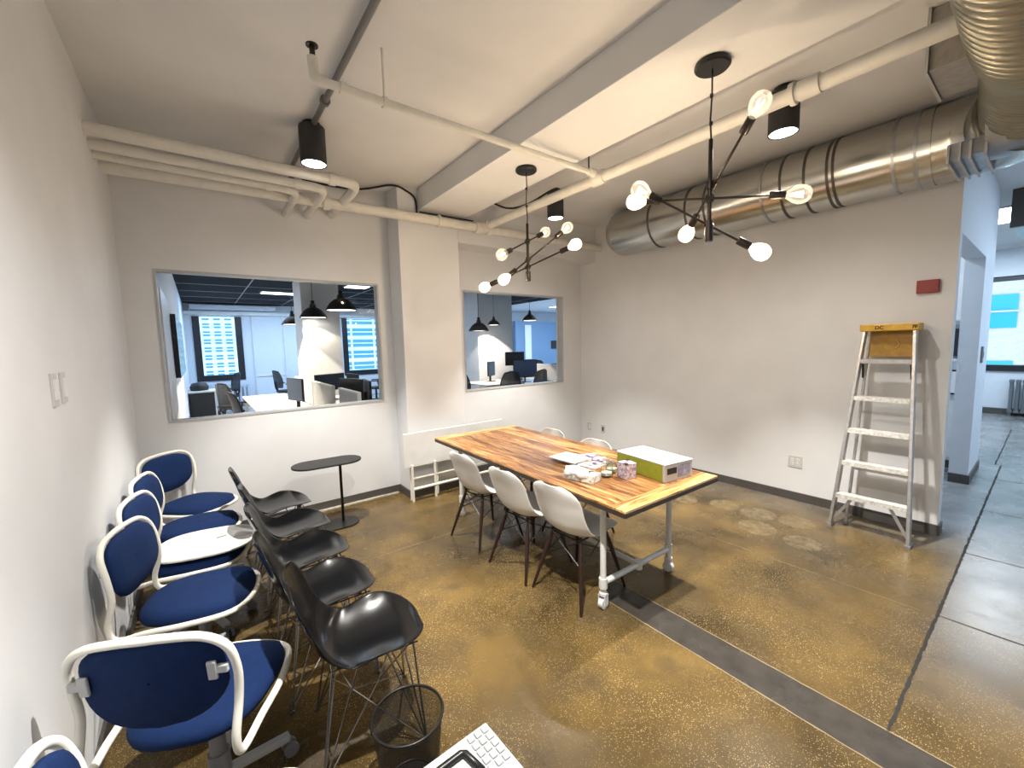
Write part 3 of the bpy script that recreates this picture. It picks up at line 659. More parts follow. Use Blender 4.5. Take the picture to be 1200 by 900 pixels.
# chandeliers
def chandelier(name, label, cx, cy, ztop, zstem, zbot, arms, kinks, lit):
    t = thing(name, label, 'chandelier', (cx, cy, 0), 0, 'six-bulb chandeliers under the beam')
    MB().lathe([(0, 0), (.085, 0), (.088, -.006), (.088, -.02), (.08, -.028), (0, -.028)], (0, 0, ztop), 36).build('canopy', M['dark'], t, smooth=35)
    z = ztop - .03; mid = [(0, 0, z), (.003, 0, z - .12), (-.006, .002, z - .25), (.004, 0, z - .36), (0, 0, zstem)]
    cd_ = MB().tube(mid, .0045, 6); 
    for kz in (z - .13, z - .27): cd_.cyl((-.002, 0), .009, kz - .008, kz + .008, 8)
    cd_.build('cord', M['dark'], t, smooth=40)
    MB().cyl((0, 0), .011, zbot + .07, zstem, 12).build('stem', M['gun'], t, smooth=40)
    MB().cyl((0, 0), .021, zbot, zbot + .08, 16).build('finial', M['gun'], t, smooth=40)
    for a, (p, q) in enumerate(arms):
        p = Vector(p) - Vector((cx, cy, 0)); q = Vector(q) - Vector((cx, cy, 0)); d = (q - p).normalized()
        ar = MB().tube([p + d * .13, q - d * .13], .0065, 8).build('arm', M['gun'], t, smooth=40)
        c = p + d * (-(p.x * d.x + p.y * d.y) / (d.x * d.x + d.y * d.y)); s0 = Vector((0, 0, c.z))
        hv = MB().tube([c - d * .022, c + d * .022], .016, 12)
        if (Vector((c.x, c.y, 0))).length > .004: hv.tube([s0, c], .012, 10)
        hv.cyl((0, 0), .018, c.z - .02, c.z + .02, 14); hv.build('swivel_joint', M['gun'], ar, smooth=40)
        for ei, (e, dd) in enumerate(((p, d), (q, -d))):
            on = kinks[a][ei]
            mt = Matrix.Translation(e) @ dd.to_track_quat('Z', 'Y').to_matrix().to_4x4()
            MB().lathe([(0, .135), (.018, .135), (.021, .13), (.021, .065), (.017, .062), (0, .062)], n=18, mtx=mt).build('lamp_holder', M['gun'], ar, smooth=35)
            pr = [(.0, -.050), (.020, -.047), (.036, -.035), (.045, -.013), (.046, .004), (.039, .028), (.025, .050), (.016, .062), (.015, .066)]
            MB().lathe(pr, n=22, mtx=mt).build('bulb', M['bulb' if on else 'bulb_off'], ar, smooth=0)
            fl = MB()
            for k in range(4):
                an = k * math.pi / 2; fl.tube([mt @ Vector((.004 * math.cos(an), .004 * math.sin(an), .045)), mt @ Vector((.015 * math.cos(an), .015 * math.sin(an), -.014))], .003, 6)
            fl.build('filament', M['fil' if on else 'fil_dim'], ar)
            if on: light('POINT', 'bulb_lamp', Vector((cx, cy, 0)) + e, lit, (1, .77, .52), shadow_soft_size=.012)
    return t
chandelier('chandelier', 'nearer six-bulb chandelier in front of the big round duct', 2.26, 1.182, 3.10, 2.72, 2.19,
           [((2.03, 1.46, 2.50), (2.44, .99, 2.12)), ((2.07, 1.52, 2.46), (2.45, .82, 2.37)), ((2.41, 1.40, 2.30), (2.11, .88, 2.72))], ((0, 1), (1, 0), (1, 0)), 13)
chandelier('chandelier', 'farther six-bulb chandelier hanging in front of the small window', 2.27, 2.74, 3.10, 2.66, 2.19,
           [((1.92, 2.63, 2.35), (2.55, 2.83, 2.65)), ((2.08, 2.83, 2.20), (2.59, 2.59, 2.64)), ((2.07, 3.11, 2.17), (2.46, 2.37, 2.44))], ((0, 0), (1, 0), (1, 1)), 12)

# ducts
dx, dz, dr = 4.44, 3.032, .27
t = thing('duct', 'big round galvanised duct along the top of the right wall', 'duct')
pth = [(dx, 3.45, dz), (dx, .62, dz)]
mb = MB(); mb.lathe([(0, .16), (.12, .15), (.21, .10), (.26, .03), (dr, 0)], n=40, mtx=Matrix.Translation((dx, 3.45, dz)) @ Matrix.Rotation(R(-90), 4, 'X'))
mb.build('end_cap', M['steel'], t, smooth=50)
MB().tube(pth, dr, 44, cap=False).build('duct_body', M['steel'], t, smooth=50)
for y in (2.9, 2.45, 2.25, 1.72, 1.56, 1.38, 1.22, 1.18, .82, .70):
    MB().tube([(dx, y - .009, dz), (dx, y + .009, dz)], dr + .006, 44).build('duct_joint', M['seamd'] if y not in (.82, .70, 1.72) else M['steelb'], t, smooth=50)
elb = spline([(dx, .70, dz), (dx, .60, dz), (dx - .03, .42, dz), (dx - .16, .24, dz - .02), (dx - .42, .155, dz - .03)], 6)
MB().tube(elb, dr - .004, 36).build('duct_elbow', M['steel'], t, smooth=50)
# ribbed flexible duct
t = thing('flexible_duct', 'ribbed dark flexible duct curving down in the top right corner', 'duct')
fp0 = spline([(1.6, .06, 2.835), (2.1, .06, 2.835), (2.6, .065, 2.85), (3.1, .08, 2.96), (3.54, .11, 3.01), (4.02, .15, 3.01)], 16)
fp = [fp0[0]]; acc = 0
for i in range(len(fp0) - 1):
    L_ = (fp0[i + 1] - fp0[i]).length; p_ = 0
    while acc + (L_ - p_) >= .009: p_ += .009 - acc; acc = 0; fp.append(fp0[i].lerp(fp0[i + 1], p_ / L_))
    acc += L_ - p_
rs = [.218 + .022 * abs(math.sin(math.pi * i / 6)) ** .55 for i in range(len(fp))]
MB().tube(fp, rs, 40).build('duct_body', M['flex'], t, smooth=0)
# flanged branch heading to the far room
t = thing('branch_duct', 'bluish branch duct with square flanges below the ribbed duct', 'duct')
MB().tube([(4.07, .34, 3.01), (4.07, -1.4, 3.01)], .262, 36).build('duct_body', M['steelb'], t, smooth=50)
MB().box((3.92, .33, 2.765), (4.40, .50, 2.86)).build('duct_collar', M['steelb'], t)
for y in (.495, .445, .40, .335): MB().box((3.90, y - .006, 2.742), (4.43, y + .006, 2.85)).build('flange', M['lgrey'], t)
for y in (.1, -.1, -.5): MB().tube([(4.07, y - .012, 3.01), (4.07, y + .012, 3.01)], .268, 36).build('duct_joint', M['steelb'], t, smooth=50)
t = thing('box_duct', 'square pale duct box with flange beside the ribbed duct', 'duct', (3.32, .44, 0))
MB().box((-.20, -.11, 3.01), (.20, .05, ZC - .002)).build('duct_body', M['boxd'], t, bevel=.003); MB().box((-.22, .05, 3.0), (.22, .062, ZC - .002)).build('flange', M['lgrey'], t)
t = thing('box_duct', 'dark square duct hanging over the far passage at the right', 'duct', (8.2, .1, 0))
MB().box((-.5, -.25, 2.9), (.5, .3, ZC - .004)).build('duct_body', M['steelb'], t); MB().box((-.52, -.27, 2.88), (-.46, .32, ZC - .004)).build('flange', M['seamd'], t)
t = thing('round_duct', 'dark round duct dropping below the ceiling at the right edge', 'duct'); MB().tube(spline([(9.3, -.45, 3.0), (10, -.3, 3.0), (11, -.1, 2.95), (12.4, 0, 2.9)], 8), .2, 20).build('duct_body', M['seamd'], t, smooth=0)
t = thing('ceiling_light', 'lit ceiling panel at the top right, beyond the ducts', 'ceiling light', (9.2, .4, ZC - .012)); MB().cbox((0, 0, 0), (1.2, .8, .02)).build('light_frame', M['lgrey'], t); MB().cbox((0, 0, -.014), (1.1, .7, .008)).build('diffuser', M['led'], t)

# ------------------------------------------------------------------ wall devices
def wall_plate(name, label, cat, c, ny, nz, kind, xw=XR - .0):
    s_ = -1 if xw > 0 else 1; t = thing(name, label, cat, (xw, c[0], c[1]))
    MB().box((min(0, s_ * .006), -ny / 2, -nz / 2), (max(0, s_ * .006), ny / 2, nz / 2)).build('plate', M['plate'], t, bevel=.0015)
    a, b = sorted((s_ * .006, s_ * .010))
    if kind == 'duplex':
        k = 2 if ny > .1 else 1
        for j in range(k):
            y0 = (j - (k - 1) / 2) * .046
            for z0 in (-.02, .02):
                so = MB().box((a, y0 - .014, z0 - .014), (b, y0 + .014, z0 + .014)).build('socket', M['white'], t)
                MB().box((min(a, b) - .001 if s_ < 0 else b, y0 - .007, z0 - .004), (a if s_ < 0 else b + .001, y0 - .004, z0 + .006)).box((min(a, b) - .001 if s_ < 0 else b, y0 + .004, z0 - .004), (a if s_ < 0 else b + .001, y0 + .007, z0 + .006)).build('slot', M['dark'], so)
    elif kind == 'dark': MB().box((a, -.014, -.03), (b, .014, .03)).build('socket', M['dark'], t)
    elif kind == 'rocker': MB().box((a, -ny * .25, -nz * .3), (b, ny * .25, nz * .3)).build('rocker', M['white'], t)
    return t
wall_plate('outlet', 'double-width white outlet low on the right wall beside the ladder', 'outlet', (1.54, .40), .125, .12, 'duplex')
wall_plate('outlet', 'white outlet behind the table, left of the pair by the corner', 'outlet', (4.32, .365), .08, .12, 'duplex')
wall_plate('outlet', 'dark-socket outlet behind the table, right of the pair by the corner', 'outlet', (4.05, .36), .08, .12, 'dark')
wall_plate('light_switch', 'white switch on the left wall, left one of two', 'switch', (2.29, 1.53), .075, .125, 'rocker', XL)
wall_plate('light_switch', 'white dimmer plate on the left wall, right one of two', 'switch', (2.42, 1.53), .075, .125, 'rocker', XL)
t = thing('alarm_plate', 'dark red rectangular alarm plate on the right wall above the ladder', 'fire alarm', (XR, .66, 2.045)); MB().box((-.035, -.066, -.052), (0, .066, .052)).build('housing', M['red'], t, bevel=.004)
MB().box((-.037, -.05, -.036), (-.035, .05, .036)).build('cover', M['red'], t)

# ------------------------------------------------------------------ chairs
def shell(parent, m, name='shell'):
    P = spline([(.245, 0, .412), (.236, 0, .427), (.215, 0, .438), (.18, 0, .446), (.13, 0, .448), (.05, 0, .437), (-.06, 0, .425), (-.14, 0, .435), (-.195, 0, .485), (-.225, 0, .57), (-.25, 0, .66), (-.274, 0, .735), (-.287, 0, .785)], 4)
    nv = len(P); nu = 15; top = []; 
    for j, p in enumerate(P):
        v = j / (nv - 1)
        # half-width along the profile
        wv = .226 - .012 * v + .012 * math.sin(v * 6.28)
        if p.x > .04: wv *= max(.20, (1 - min(1, (p.x - .04) / .209) ** 2.2) ** .5)
        if p.z > .64: wv *= max(.34, (1 - min(1, (p.z - .64) / .152) ** 3.2) ** .5)
        t = (P[min(j + 1, nv - 1)] - P[max(j - 1, 0)]).normalized(); nrm = Vector((t.z, 0, -t.x)) * 1
        if v < .3: nrm = Vector((0, 0, 1))
        cv = .018 + .050 * math.exp(-((v - .56) / .15) ** 2) + .022 * v
        if v < .42: cv *= .12 + .88 * (v / .42) ** 1.5
        if v > .84: cv *= 1 - .5 * (v - .84) / .16
        up = Vector((0, 0, 1)) * max(0, 1 - max(0, v - .3) / .3) + Vector((1, 0, .15)) * min(1, max(0, v - .3) / .3)
        up.normalize()
        for i in range(nu):
            u = i / (nu - 1) * 2 - 1
            top.append(p + Vector((0, u * wv, 0)) + up * cv * abs(u) ** 2.4)
    fs = []
    for j in range(nv - 1):
        for i in range(nu - 1): a = j * nu + i; fs.append((a, a + 1, a + nu + 1, a + nu))
    mb = MB(); mb.add(top, fs); o = mb.build(name, m, parent, smooth=0)
    s_ = o.modifiers.new('solid', 'SOLIDIFY'); s_.thickness = .007; s_.offset = 0
    b = o.modifiers.new('sub', 'SUBSURF'); b.levels = 1; b.render_levels = 1
    return o

def black_chair():
    t = thing('shell_chair', '', 'chair', (0, 0, 0), 0, 'black shell chairs in a row')
    shell(t, M['blk'], 'seat_shell')
    corners = [(.15, .10), (.15, -.10), (-.11, .10), (-.11, -.10)]; feet = [(.20, .20), (.20, -.20), (-.20, .20), (-.20, -.20)]
    for (cx, cy), (fx, fy) in zip(corners, feet):
        s_ = MB(); sy = 1 if cy > 0 else -1; sx = 1 if cx > 0 else -1
        s_.tube([(cx + .03 * sx, cy + .02 * sy, .405), (fx, fy, .008)], .0045, 8)
        s_.tube([(cx - .08 * sx, cy - .01 * sy, .40), (fx - .004 * sx, fy - .004 * sy, .012)], .0040, 8)
        s_.tube([(cx, cy - .09 * sy, .40), (fx - .002 * sx, fy - .008 * sy, .012)], .0040, 8)
        s_.cyl((fx, fy), .012, 0, .012, 10); s_.build('leg', M['wire'], t, smooth=40)
    c = MB()
    for sy in (-1, 1):
        c.tube([(.20, sy * .20, .012), (-.06, 0, .20), (-.17, -sy * .10, .39)], .0035, 6); c.tube([(-.20, sy * .20, .012), (.05, 0, .20), (.17, -sy * .10, .39)], .0035, 6)
        c.tube([(.20, sy * .12, .402), (-.15, sy * .12, .402)], .004, 6)
    c.tube([(.18, .12, .402), (.18, -.12, .402)], .004, 6).tube([(-.14, .12, .402), (-.14, -.12, .402)], .004, 6)
    for (cx, cy) in corners: c.cyl((cx, cy), .012, .40, .43, 8)
    c.build('wire_frame', M['wire'], t, smooth=40)
    return t
bc = black_chair()
gbl = [('black shell chair farthest back, beside the black side table', .395, 3.66, 2), ('black shell chair second from the back of its row', .42, 3.14, 0), ('black shell chair in the middle of its row', .42, 2.67, -2),
       ('black shell chair second from the front of its row', .42, 2.205, -2), ('black shell chair nearest the camera, beside the wire bin', .475, 1.73, -9)]
for i, (l, x, y, a) in enumerate(gbl): place(bc, i, (x, y, 0), R(a), l)

def white_chair():
    t = thing('shell_chair', '', 'chair', (0, 0, 0), 0, 'white shell chairs at the table')
    shell(t, M['wsh'], 'seat_shell')
    tops = [(.13, .12), (.13, -.12), (-.13, .12), (-.13, -.12)]; feet = [(.22, .21), (.22, -.21), (-.24, .21), (-.24, -.21)]
    for (cx, cy), (fx, fy) in zip(tops, feet):
        MB().tube([(cx, cy, .40), (cx + (fx - cx) * .25, cy + (fy - cy) * .25, .30), (fx, fy, .006)], [.010, .0155, .009], 12).cyl((fx, fy), .009, 0, .008, 10).build('leg', M['dowel'], t, smooth=60)
    c = MB()
    for s_ in (-1, 1):
        c.tube([(.14, s_ * .12, .40), (-.18, s_ * .16, .24)], .0035, 6); c.tube([(-.14, s_ * .12, .40), (.18, s_ * .16, .24)], .0035, 6)
        c.tube([(s_ * .14, .12, .40), (s_ * .17, -.155, .25)], .0035, 6); c.tube([(s_ * .14, -.12, .40), (s_ * .17, .155, .25)], .0035, 6)
        c.tube([(.15, s_ * .12, .408), (-.14, s_ * .12, .408)], .006, 6); c.tube([(s_ * .14, .12, .408), (s_ * .14, -.12, .408)], .006, 6)
    for (cx, cy) in tops: c.cyl((cx, cy), .012, .40, .43, 8)
    c.build('wire_brace', M['dark'], t, smooth=40)
    return t
wc = white_chair()
for i, (l, x, y, a) in enumerate((('white shell chair nearest the camera on the left side of the table', 1.955, 1.875, 4), ('white shell chair in the middle of the left side of the table', 1.905, 2.33, 2), ('white shell chair at the far end of the table left side', 1.90, 2.92, 3),
                             ('white shell chair behind the table, nearer the box', 2.53, 2.45, 180), ('white shell chair behind the table, nearer the corner', 2.56, 3.06, 180))):
    place(wc, i, (x, y, 0), R(a), l)

def blue_chair():
    t = thing('swivel_chair', '', 'chair', (0, 0, 0), 0, 'navy swivel chairs along the left wall')
    # seat cushion
    n = 32; rings = []
    def ol(k, s_):
        a = 2 * math.pi * k / n; c, q = math.cos(a), math.sin(a); e = .72
        x = math.copysign(abs(c) ** e, c) * .225; y = math.copysign(abs(q) ** e, q) * (.225 - .03 * (1 - (x / .225)) * .5)
        return x * s_, y * s_
    mb = MB(); vs = []; lev = ((.02, .455 + .0), (.80, .430), (.985, .438), (1.0, .455), (.97, .478), (.80, .492), (.4, .494), (.02, .494))
    for s_, z in lev:
        for k in range(n): x, y = ol(k, s_); vs.append((x, y, z - (.02 if x > .17 else 0) * (x - .17) / .055))
    fs = []
    for j in range(len(lev) - 1):
        for k in range(n): fs.append((j * n + k, j * n + (k + 1) % n, (j + 1) * n + (k + 1) % n, (j + 1) * n + k))
    mb.add(vs, fs); mb.build('seat', M['navy'], t, smooth=0)
    half = [(.238, 0, .440), (.215, .13, .440), (.15, .205, .445), (.0, .232, .447), (-.14, .222, .440), (-.225, .212, .425), (-.262, .208, .44), (-.27, .208, .50), (-.245, .212, .60), (-.25, .218, .70), (-.27, .205, .79), (-.285, .15, .838), (-.292, .06, .85)]
    loop = half + [(-.294, 0, .851)] + [(x, -y, z) for x, y, z in half[::-1][:-1]]
    MB().tube(spline(loop, 5, closed=True), .0125, 10, closed=True).build('frame_tube', M['wtube'], t, smooth=0)
    # back pad
    vs = []; lev = ((.02, -.016), (.9, -.018), (1.0, -.006), (1.0, .006), (.93, .018), (.5, .024), (.02, .026))
    for s_, xo in lev:
        for k in range(n):
            a = 2 * math.pi * k / n; c, q = math.cos(a), math.sin(a); e = .62
            y = math.copysign(abs(c) ** e, c) * .192 * s_; z = math.copysign(abs(q) ** e, q) * .122 * s_
            y *= 1 + .0 * z; vs.append((-.268 + xo + .55 * y * y - .12 * z, y, .712 + z - (.04 * (1 - (y / .2) ** 2) if z < 0 else -.004) * (abs(z) / .122)))
    fs = []
    for j in range(len(lev) - 1):
        for k in range(n): fs.append((j * n + k, j * n + (k + 1) % n, (j + 1) * n + (k + 1) % n, (j + 1) * n + k))
    b = MB(); b.add(vs, fs); b.build('backrest', M['navy'], t, smooth=0)
    for s_ in (-1, 1):
        c = MB(); c.cbox((-.279, s_ * .165, .725), (.010, .026, .062), ry=R(-6)).cbox((-.274, s_ * .190, .725), (.014, .034, .026)); c.build('bracket', M['lgrey'], t, bevel=.004)
    MB().cbox((-.02, 0, .405), (.20, .16, .045)).tube([(-.02, .08, .41), (-.02, .19, .405)], .008, 8).build('mechanism', M['dark'], t, bevel=.008)
    MB().lathe([(0, .39), (.026, .39), (.026, .20), (.034, .20), (.04, .06), (0, .06)], n=20).build('gas_column', M['greyp'], t, smooth=40)
    for k in range(5):
        a = k * 2 * math.pi / 5 + .35; c, s_ = math.cos(a), math.sin(a)
        lg = MB().beam((.02 * c, .02 * s_, .105), (.235 * c, .235 * s_, .078), .036, .028).build('leg', M['lgrey'], t, bevel=.006)
        ca = MB()
        for o_ in (-.016, .016): ca.tube([(.235 * c - (o_ - .008) * s_, .235 * s_ + (o_ - .008) * c, .028), (.235 * c - (o_ + .008) * s_, .235 * s_ + (o_ + .008) * c, .028)], .027, 14)
        ca.cyl((.235 * c, .235 * s_), .008, .03, .075, 8); ca.build('caster', M['greyp'], lg, smooth=40)
    return t
bl = blue_chair()
BL = [('navy swivel chair farthest back, in the room corner', -.10, 4.06, -48), ('navy swivel chair behind the one with the white tablet arm', -.09, 3.52, -12), ('navy swivel chair with a white writing tablet over its seat', -.085, 3.02, -14),
      ('navy swivel chair in front of the tablet chair, seat fully visible', -.08, 2.50, -18), ('navy swivel chair with the back of its backrest turned to the camera', -.055, 1.77, 62), ('nearest navy swivel chair, cut off by the bottom left of the frame', -.06, 1.075, -4)]
for i, (l, x, y, a) in enumerate(BL): place(bl, i, (x, y, 0), R(a), l)
# writing tablet lying over the third chair's seat
t = thing('writing_tablet', 'white folding writing tablet lying on a navy swivel chair', 'tablet', (-.05, 3.02, .512), R(-12))
pts = [];
for k in range(36):
    a = 2 * math.pi * k / 36; c, s_ = math.cos(a), math.sin(a); pts.append((math.copysign(abs(c) ** .7, c) * .245, math.copysign(abs(s_) ** .75, s_) * .20))
MB().prism(pts, 0, .012).build('board', M['white'], t, bevel=.002)
MB().tube([(x, y, .006) for x, y in pts], .009, 8, closed=True).build('rim', M['wtube'], t, smooth=0)
MB().box((-.23, -.002, .012), (.23, .0, .0128)).box((-.20, -.09, .012), (.20, -.088, .0128)).build('fold_line', M['greyp'], t)
MB().cbox((.07, .03, .0145), (.05, .008, .004), rz=.4).build('clasp', M['greyp'], t)

# ------------------------------------------------------------------ side table, bin, case
t = thing('side_table', 'black oval laptop table on a thin post by the back wall', 'side table', (.87, 4.02, 0), R(-3))
def stad(L_, W_, n=12):
    o = []; r_ = W_ / 2; h = L_ / 2 - r_
    for k in range(n + 1): a = -math.pi / 2 + math.pi * k / n; o.append((h + r_ * math.cos(a), r_ * math.sin(a)))
    for k in range(n + 1): a = math.pi / 2 + math.pi * k / n; o.append((-h + r_ * math.cos(a), r_ * math.sin(a)))
    return o
MB().prism(stad(.60, .30), .60, .618).build('tabletop', M['blkm'], t, bevel=.004)
MB().cyl((.12, .06), .013, .012, .60, 16).build('post', M['dark'], t, smooth=40)
MB().prism([(x + .02, y + .0) for x, y in stad(.46, .27)], 0, .012).build('base', M['dark'], t, bevel=.003)

t = thing('wire_bin', 'round black wire mesh wastebasket beside the nearest black chair', 'bin', (.515, 1.375, 0))
MB().lathe([(.098, .004), (.128, .30)], n=40).build('mesh_wall', M['bin'], t, smooth=0)
MB().cyl((0, 0), .099, 0, .005, 36).build('bin_base', M['bin'], t)
MB().tube([(.129 * math.cos(k * math.pi / 24), .129 * math.sin(k * math.pi / 24), .302) for k in range(48)], .005, 8, closed=True).build('rim', M['dark'], t, smooth=0)
MB().tube([(.10 * math.cos(k * math.pi / 24), .10 * math.sin(k * math.pi / 24), .006) for k in range(48)], .005, 8, closed=True).build('bottom_ring', M['dark'], t, smooth=0)

t = thing('storage_case', 'white plastic organiser case with black handle at the bottom edge', 'case', (.565, 1.0, 0), R(2))
MB().box((-.19, -.19, 0), (.17, .17, .265)).build('case_body', M['casew'], t, bevel=.01)
lid = MB().box((-.195, -.195, .266), (.175, .175, .286)).build('lid', M['casew'], t, bevel=.006)
c = MB()
for i in range(3):
    for j in range(5): c.cbox((.152 - i * .029, .15 - j * .031, .289), (.024, .026, .006))
c.build('compartment', M['casec'], lid, bevel=.003)
MB().cbox((-.06, .055, .287), (.24, .16, .004)).build('handle_recess', M['lgrey'], lid)
hd = MB().tube([(.060, .030, .299), (.047, .110, .300), (.036, .120, .300), (-.17, .120, .300), (-.18, .110, .300), (-.18, .03, .299)], .0115, 10).build('handle', M['dark'], t, smooth=0)
MB().tube([(.075, -.02, .293), (.085, -.17, .293)], .006, 8).build('latch', M['greyp'], t)

# ------------------------------------------------------------------ folded table against the column
t = thing('folding_table', 'white folded table standing on its frame against the column', 'folding table', (0, 0, 0))
MB().box((1.64, 4.085, .375), (2.92, 4.11, .745)).build('tabletop', M['white'], t, bevel=.003)
for x in (1.72, 1.985, 2.035, 2.84):
    MB().tube([(x, 4.075 if x != 2.035 else 4.13, 0), (x, 4.075 if x != 2.035 else 4.13, .40)], .013, 10).build('leg', M['wtube'], t, smooth=40)
for z, y in ((.235, 4.13), (.135, 4.075)): MB().tube([(1.72, y, z), (2.84, y, z)], .016, 10).build('rail', M['wtube'], t, smooth=40)
MB().tube([(1.72, 4.13, 0), (1.72, 4.13, .40)], .011, 10).tube([(2.84, 4.13, 0), (2.84, 4.13, .40)], .011, 10).build('rear_leg', M['wtube'], t, smooth=40)

# ------------------------------------------------------------------ the work table
T = thing('dining_table', 'long reclaimed-wood table on a white pipe frame with castors', 'table', (2.265, 2.515, 0), R(-1.4))
TL, TW = 2.36, .955; eb = .11; zt = .748
o = MB(); yb0 = -TL / 2 + eb; n = 10; bw = TW / n
for i in range(n): o.box((-TW / 2 + i * bw + .0006, yb0, zt - .012), (-TW / 2 + (i + 1) * bw - .0006, -yb0, zt + random.uniform(-.0006, .0006)))
top = o.build('tabletop', M['wood'], T, bevel=.0008)
MB().box((-TW / 2, -TL / 2, zt - .012), (TW / 2, yb0 - .001, zt)).build('end_board', M['woode'], T, bevel=.001)
MB().box((-TW / 2, -yb0 + .001, zt - .012), (TW / 2, TL / 2, zt)).build('end_board', M['woode'], T, bevel=.001)
MB().box((-TW / 2 - .002, -TL / 2 - .002, zt - .04), (TW / 2 + .002, TL / 2 + .002, zt - .0125)).build('tabletop_edge', M['edge'], T, bevel=.002)
lx, ly = .345, .905
def lp(x, y): return (x, y)
for sx in (-1, 1):
    for sy in (-1, 1):
        x, y = sx * lx, sy * ly
        lg = MB().tube([(x, y, .10), (x, y, .705)], .019, 14).build('leg', M['wpipe'], T, smooth=40)
        MB().cyl((x, y), .033, .698, .708, 18).cyl((x, y), .025, .66, .70, 14).build('flange', M['greyp'], lg, smooth=40)
        MB().cyl((x, y), .027, .135, .20, 16).cyl((x, y), .027, .09, .105, 16).build('pipe_fitting', M['wpipe'], lg, smooth=40)
        cs = thing_ = MB(); a = random.uniform(0, 3)
        cs.tube([(x - .016 * math.cos(a) , y - .016 * math.sin(a), .036), (x + .016 * math.cos(a), y + .016 * math.sin(a), .036)], .036, 18)
        for e_ in (-1, 1): cs.cbox((x + e_ * .022 * math.cos(a), y + e_ * .022 * math.sin(a), .06), (.005, .04, .07), rz=a)
        cs.cyl((x, y), .026, .09, .10, 14); cs.build('caster', M['white'], lg, smooth=40)
for sy in (-1, 1):
    MB().tube([(-lx, sy * ly, .168), (lx, sy * ly, .168)], .0185, 12).build('end_rail', M['wpipe'], T, smooth=40)
    MB().tube([(-TW / 2 + .07, sy * (ly + .16), .690), (TW / 2 - .04, sy * (ly + .16), .690)], .009, 10).build('support_rod', M['wpipe'], T, smooth=40)
    MB().cyl((0, sy * ly), .027, .14, .196, 14).build('pipe_tee', M['wpipe'], T, smooth=40)
MB().tube([(0, -ly, .168), (0, ly, .168)], .0185, 12).build('stretcher', M['wpipe'], T, smooth=40)
for sx in (-1, 1): MB().tube([(sx * lx, -ly, .68), (sx * lx, ly, .68)], .012, 10).build('top_rail', M['wpipe'], T, smooth=40)

# things on the table
t = thing('office_box', 'white and olive green cardboard box with a dark slot on the table end', 'box', (2.475, 1.66, .749), R(-7.5))
bx, by, bh_ = .265, .43, .115
mb = MB(); mb.box((-bx / 2, -by / 2, .0), (bx / 2, by / 2, bh_)); mb.build('carton', M['lgrey'], t, bevel=.003)
MB().box((-bx / 2 - .003, -by / 2 - .003, bh_ + .0005), (bx / 2 + .003, by / 2 + .003, bh_ + .006)).build('lid', M['paper'], t, bevel=.002)
MB().box((-bx / 2 - .002, -by / 2 + .02, .004), (-bx / 2, by / 2 - .005, bh_ - .004)).build('green_side', M['green'], t)
MB().box((-bx / 2 + .02, -by / 2 - .0015, .05), (-bx / 2 + .11, -by / 2, .09)).build('hand_slot', M['dark'], t)
MB().box((-bx / 2 + .12, -by / 2 - .0012, .02), (bx / 2 - .02, -by / 2, .10)).build('printed_panel', mat('violet_grey_print', (.28, .29, .42), .6, var=.35, scale=40), t)

def speckle(name, base, spots, sc):
    m, nt, out = new_mat(name); N = nt.nodes.new; L = nt.links.new
    b = N('ShaderNodeBsdfPrincipled'); tc = N('ShaderNodeTexCoord'); v = N('ShaderNodeTexVoronoi'); v.inputs['Scale'].default_value = sc; L(tc.outputs['Object'], v.inputs['Vector'])
    rp = N('ShaderNodeValToRGB'); rp.color_ramp.interpolation = 'CONSTANT'; e = rp.color_ramp.elements; e[0].color = base + (1,); e[1].color = base + (1,); e[1].position = .95
    sp = N('ShaderNodeSeparateColor'); L(v.outputs['Color'], sp.inputs[0])
    for i, c in enumerate(spots): q = e.new(.35 + i * .15); q.color = c + (1,)
    L(sp.outputs[0], rp.inputs[0]); L(rp.outputs[0], b.inputs['Base Color']); b.inputs['Roughness'].default_value = .5; L(b.outputs[0], out.inputs['Surface']); return m
tbm = speckle('tissue_box_pattern', (.74, .72, .66), ((.55, .50, .42), (.70, .70, .68), (.32, .42, .38)), 55)
t = thing('tissue_box', 'flat patterned tissue box with a white tissue sticking out', 'tissue box', (1.985, 1.875, .749), R(12))
MB().box((-.055, -.115, 0), (.055, .115, .05)).build('carton', tbm, t, bevel=.002)
vs = []; fs = []; nn = 9
for j in range(nn):
    for i in range(nn):
        u = i / (nn - 1) * 2 - 1; v = j / (nn - 1) * 2 - 1
        vs.append((-.01 + u * .055 + .008 * math.sin(v * 5), .02 + v * .085 + .01 * math.cos(u * 4), .056 + .022 * (1 - abs(u)) + .014 * math.sin(u * 5 + v * 4) * (1 - abs(v)) - .030 * max(0, -u - .75) * 3))
for j in range(nn - 1):
    for i in range(nn - 1): a = j * nn + i; fs.append((a, a + 1, a + nn + 1, a + nn))
ti = MB(); ti.add(vs, fs); o_ = ti.build('tissue', M['tissue'], t, smooth=0); o_.modifiers.new('s', 'SOLIDIFY').thickness = .0015
pkm = speckle('pink_floral_carton', (.55, .48, .52), ((.42, .30, .38), (.66, .60, .64), (.30, .22, .34)), 70)
t = thing('patterned_carton', 'small lilac patterned carton with dark corners beside the glass jar', 'carton', (2.235, 1.70, .749), R(-12))
MB().box((-.045, -.045, 0), (.045, .045, .105)).build('carton', pkm, t, bevel=.003)
for a, b in ((-.045, -.045), (.022, .02)): MB().box((a, b, .0995), (a + .024, b + .026, .1075)).build('corner_clip', M['dowel'], t)
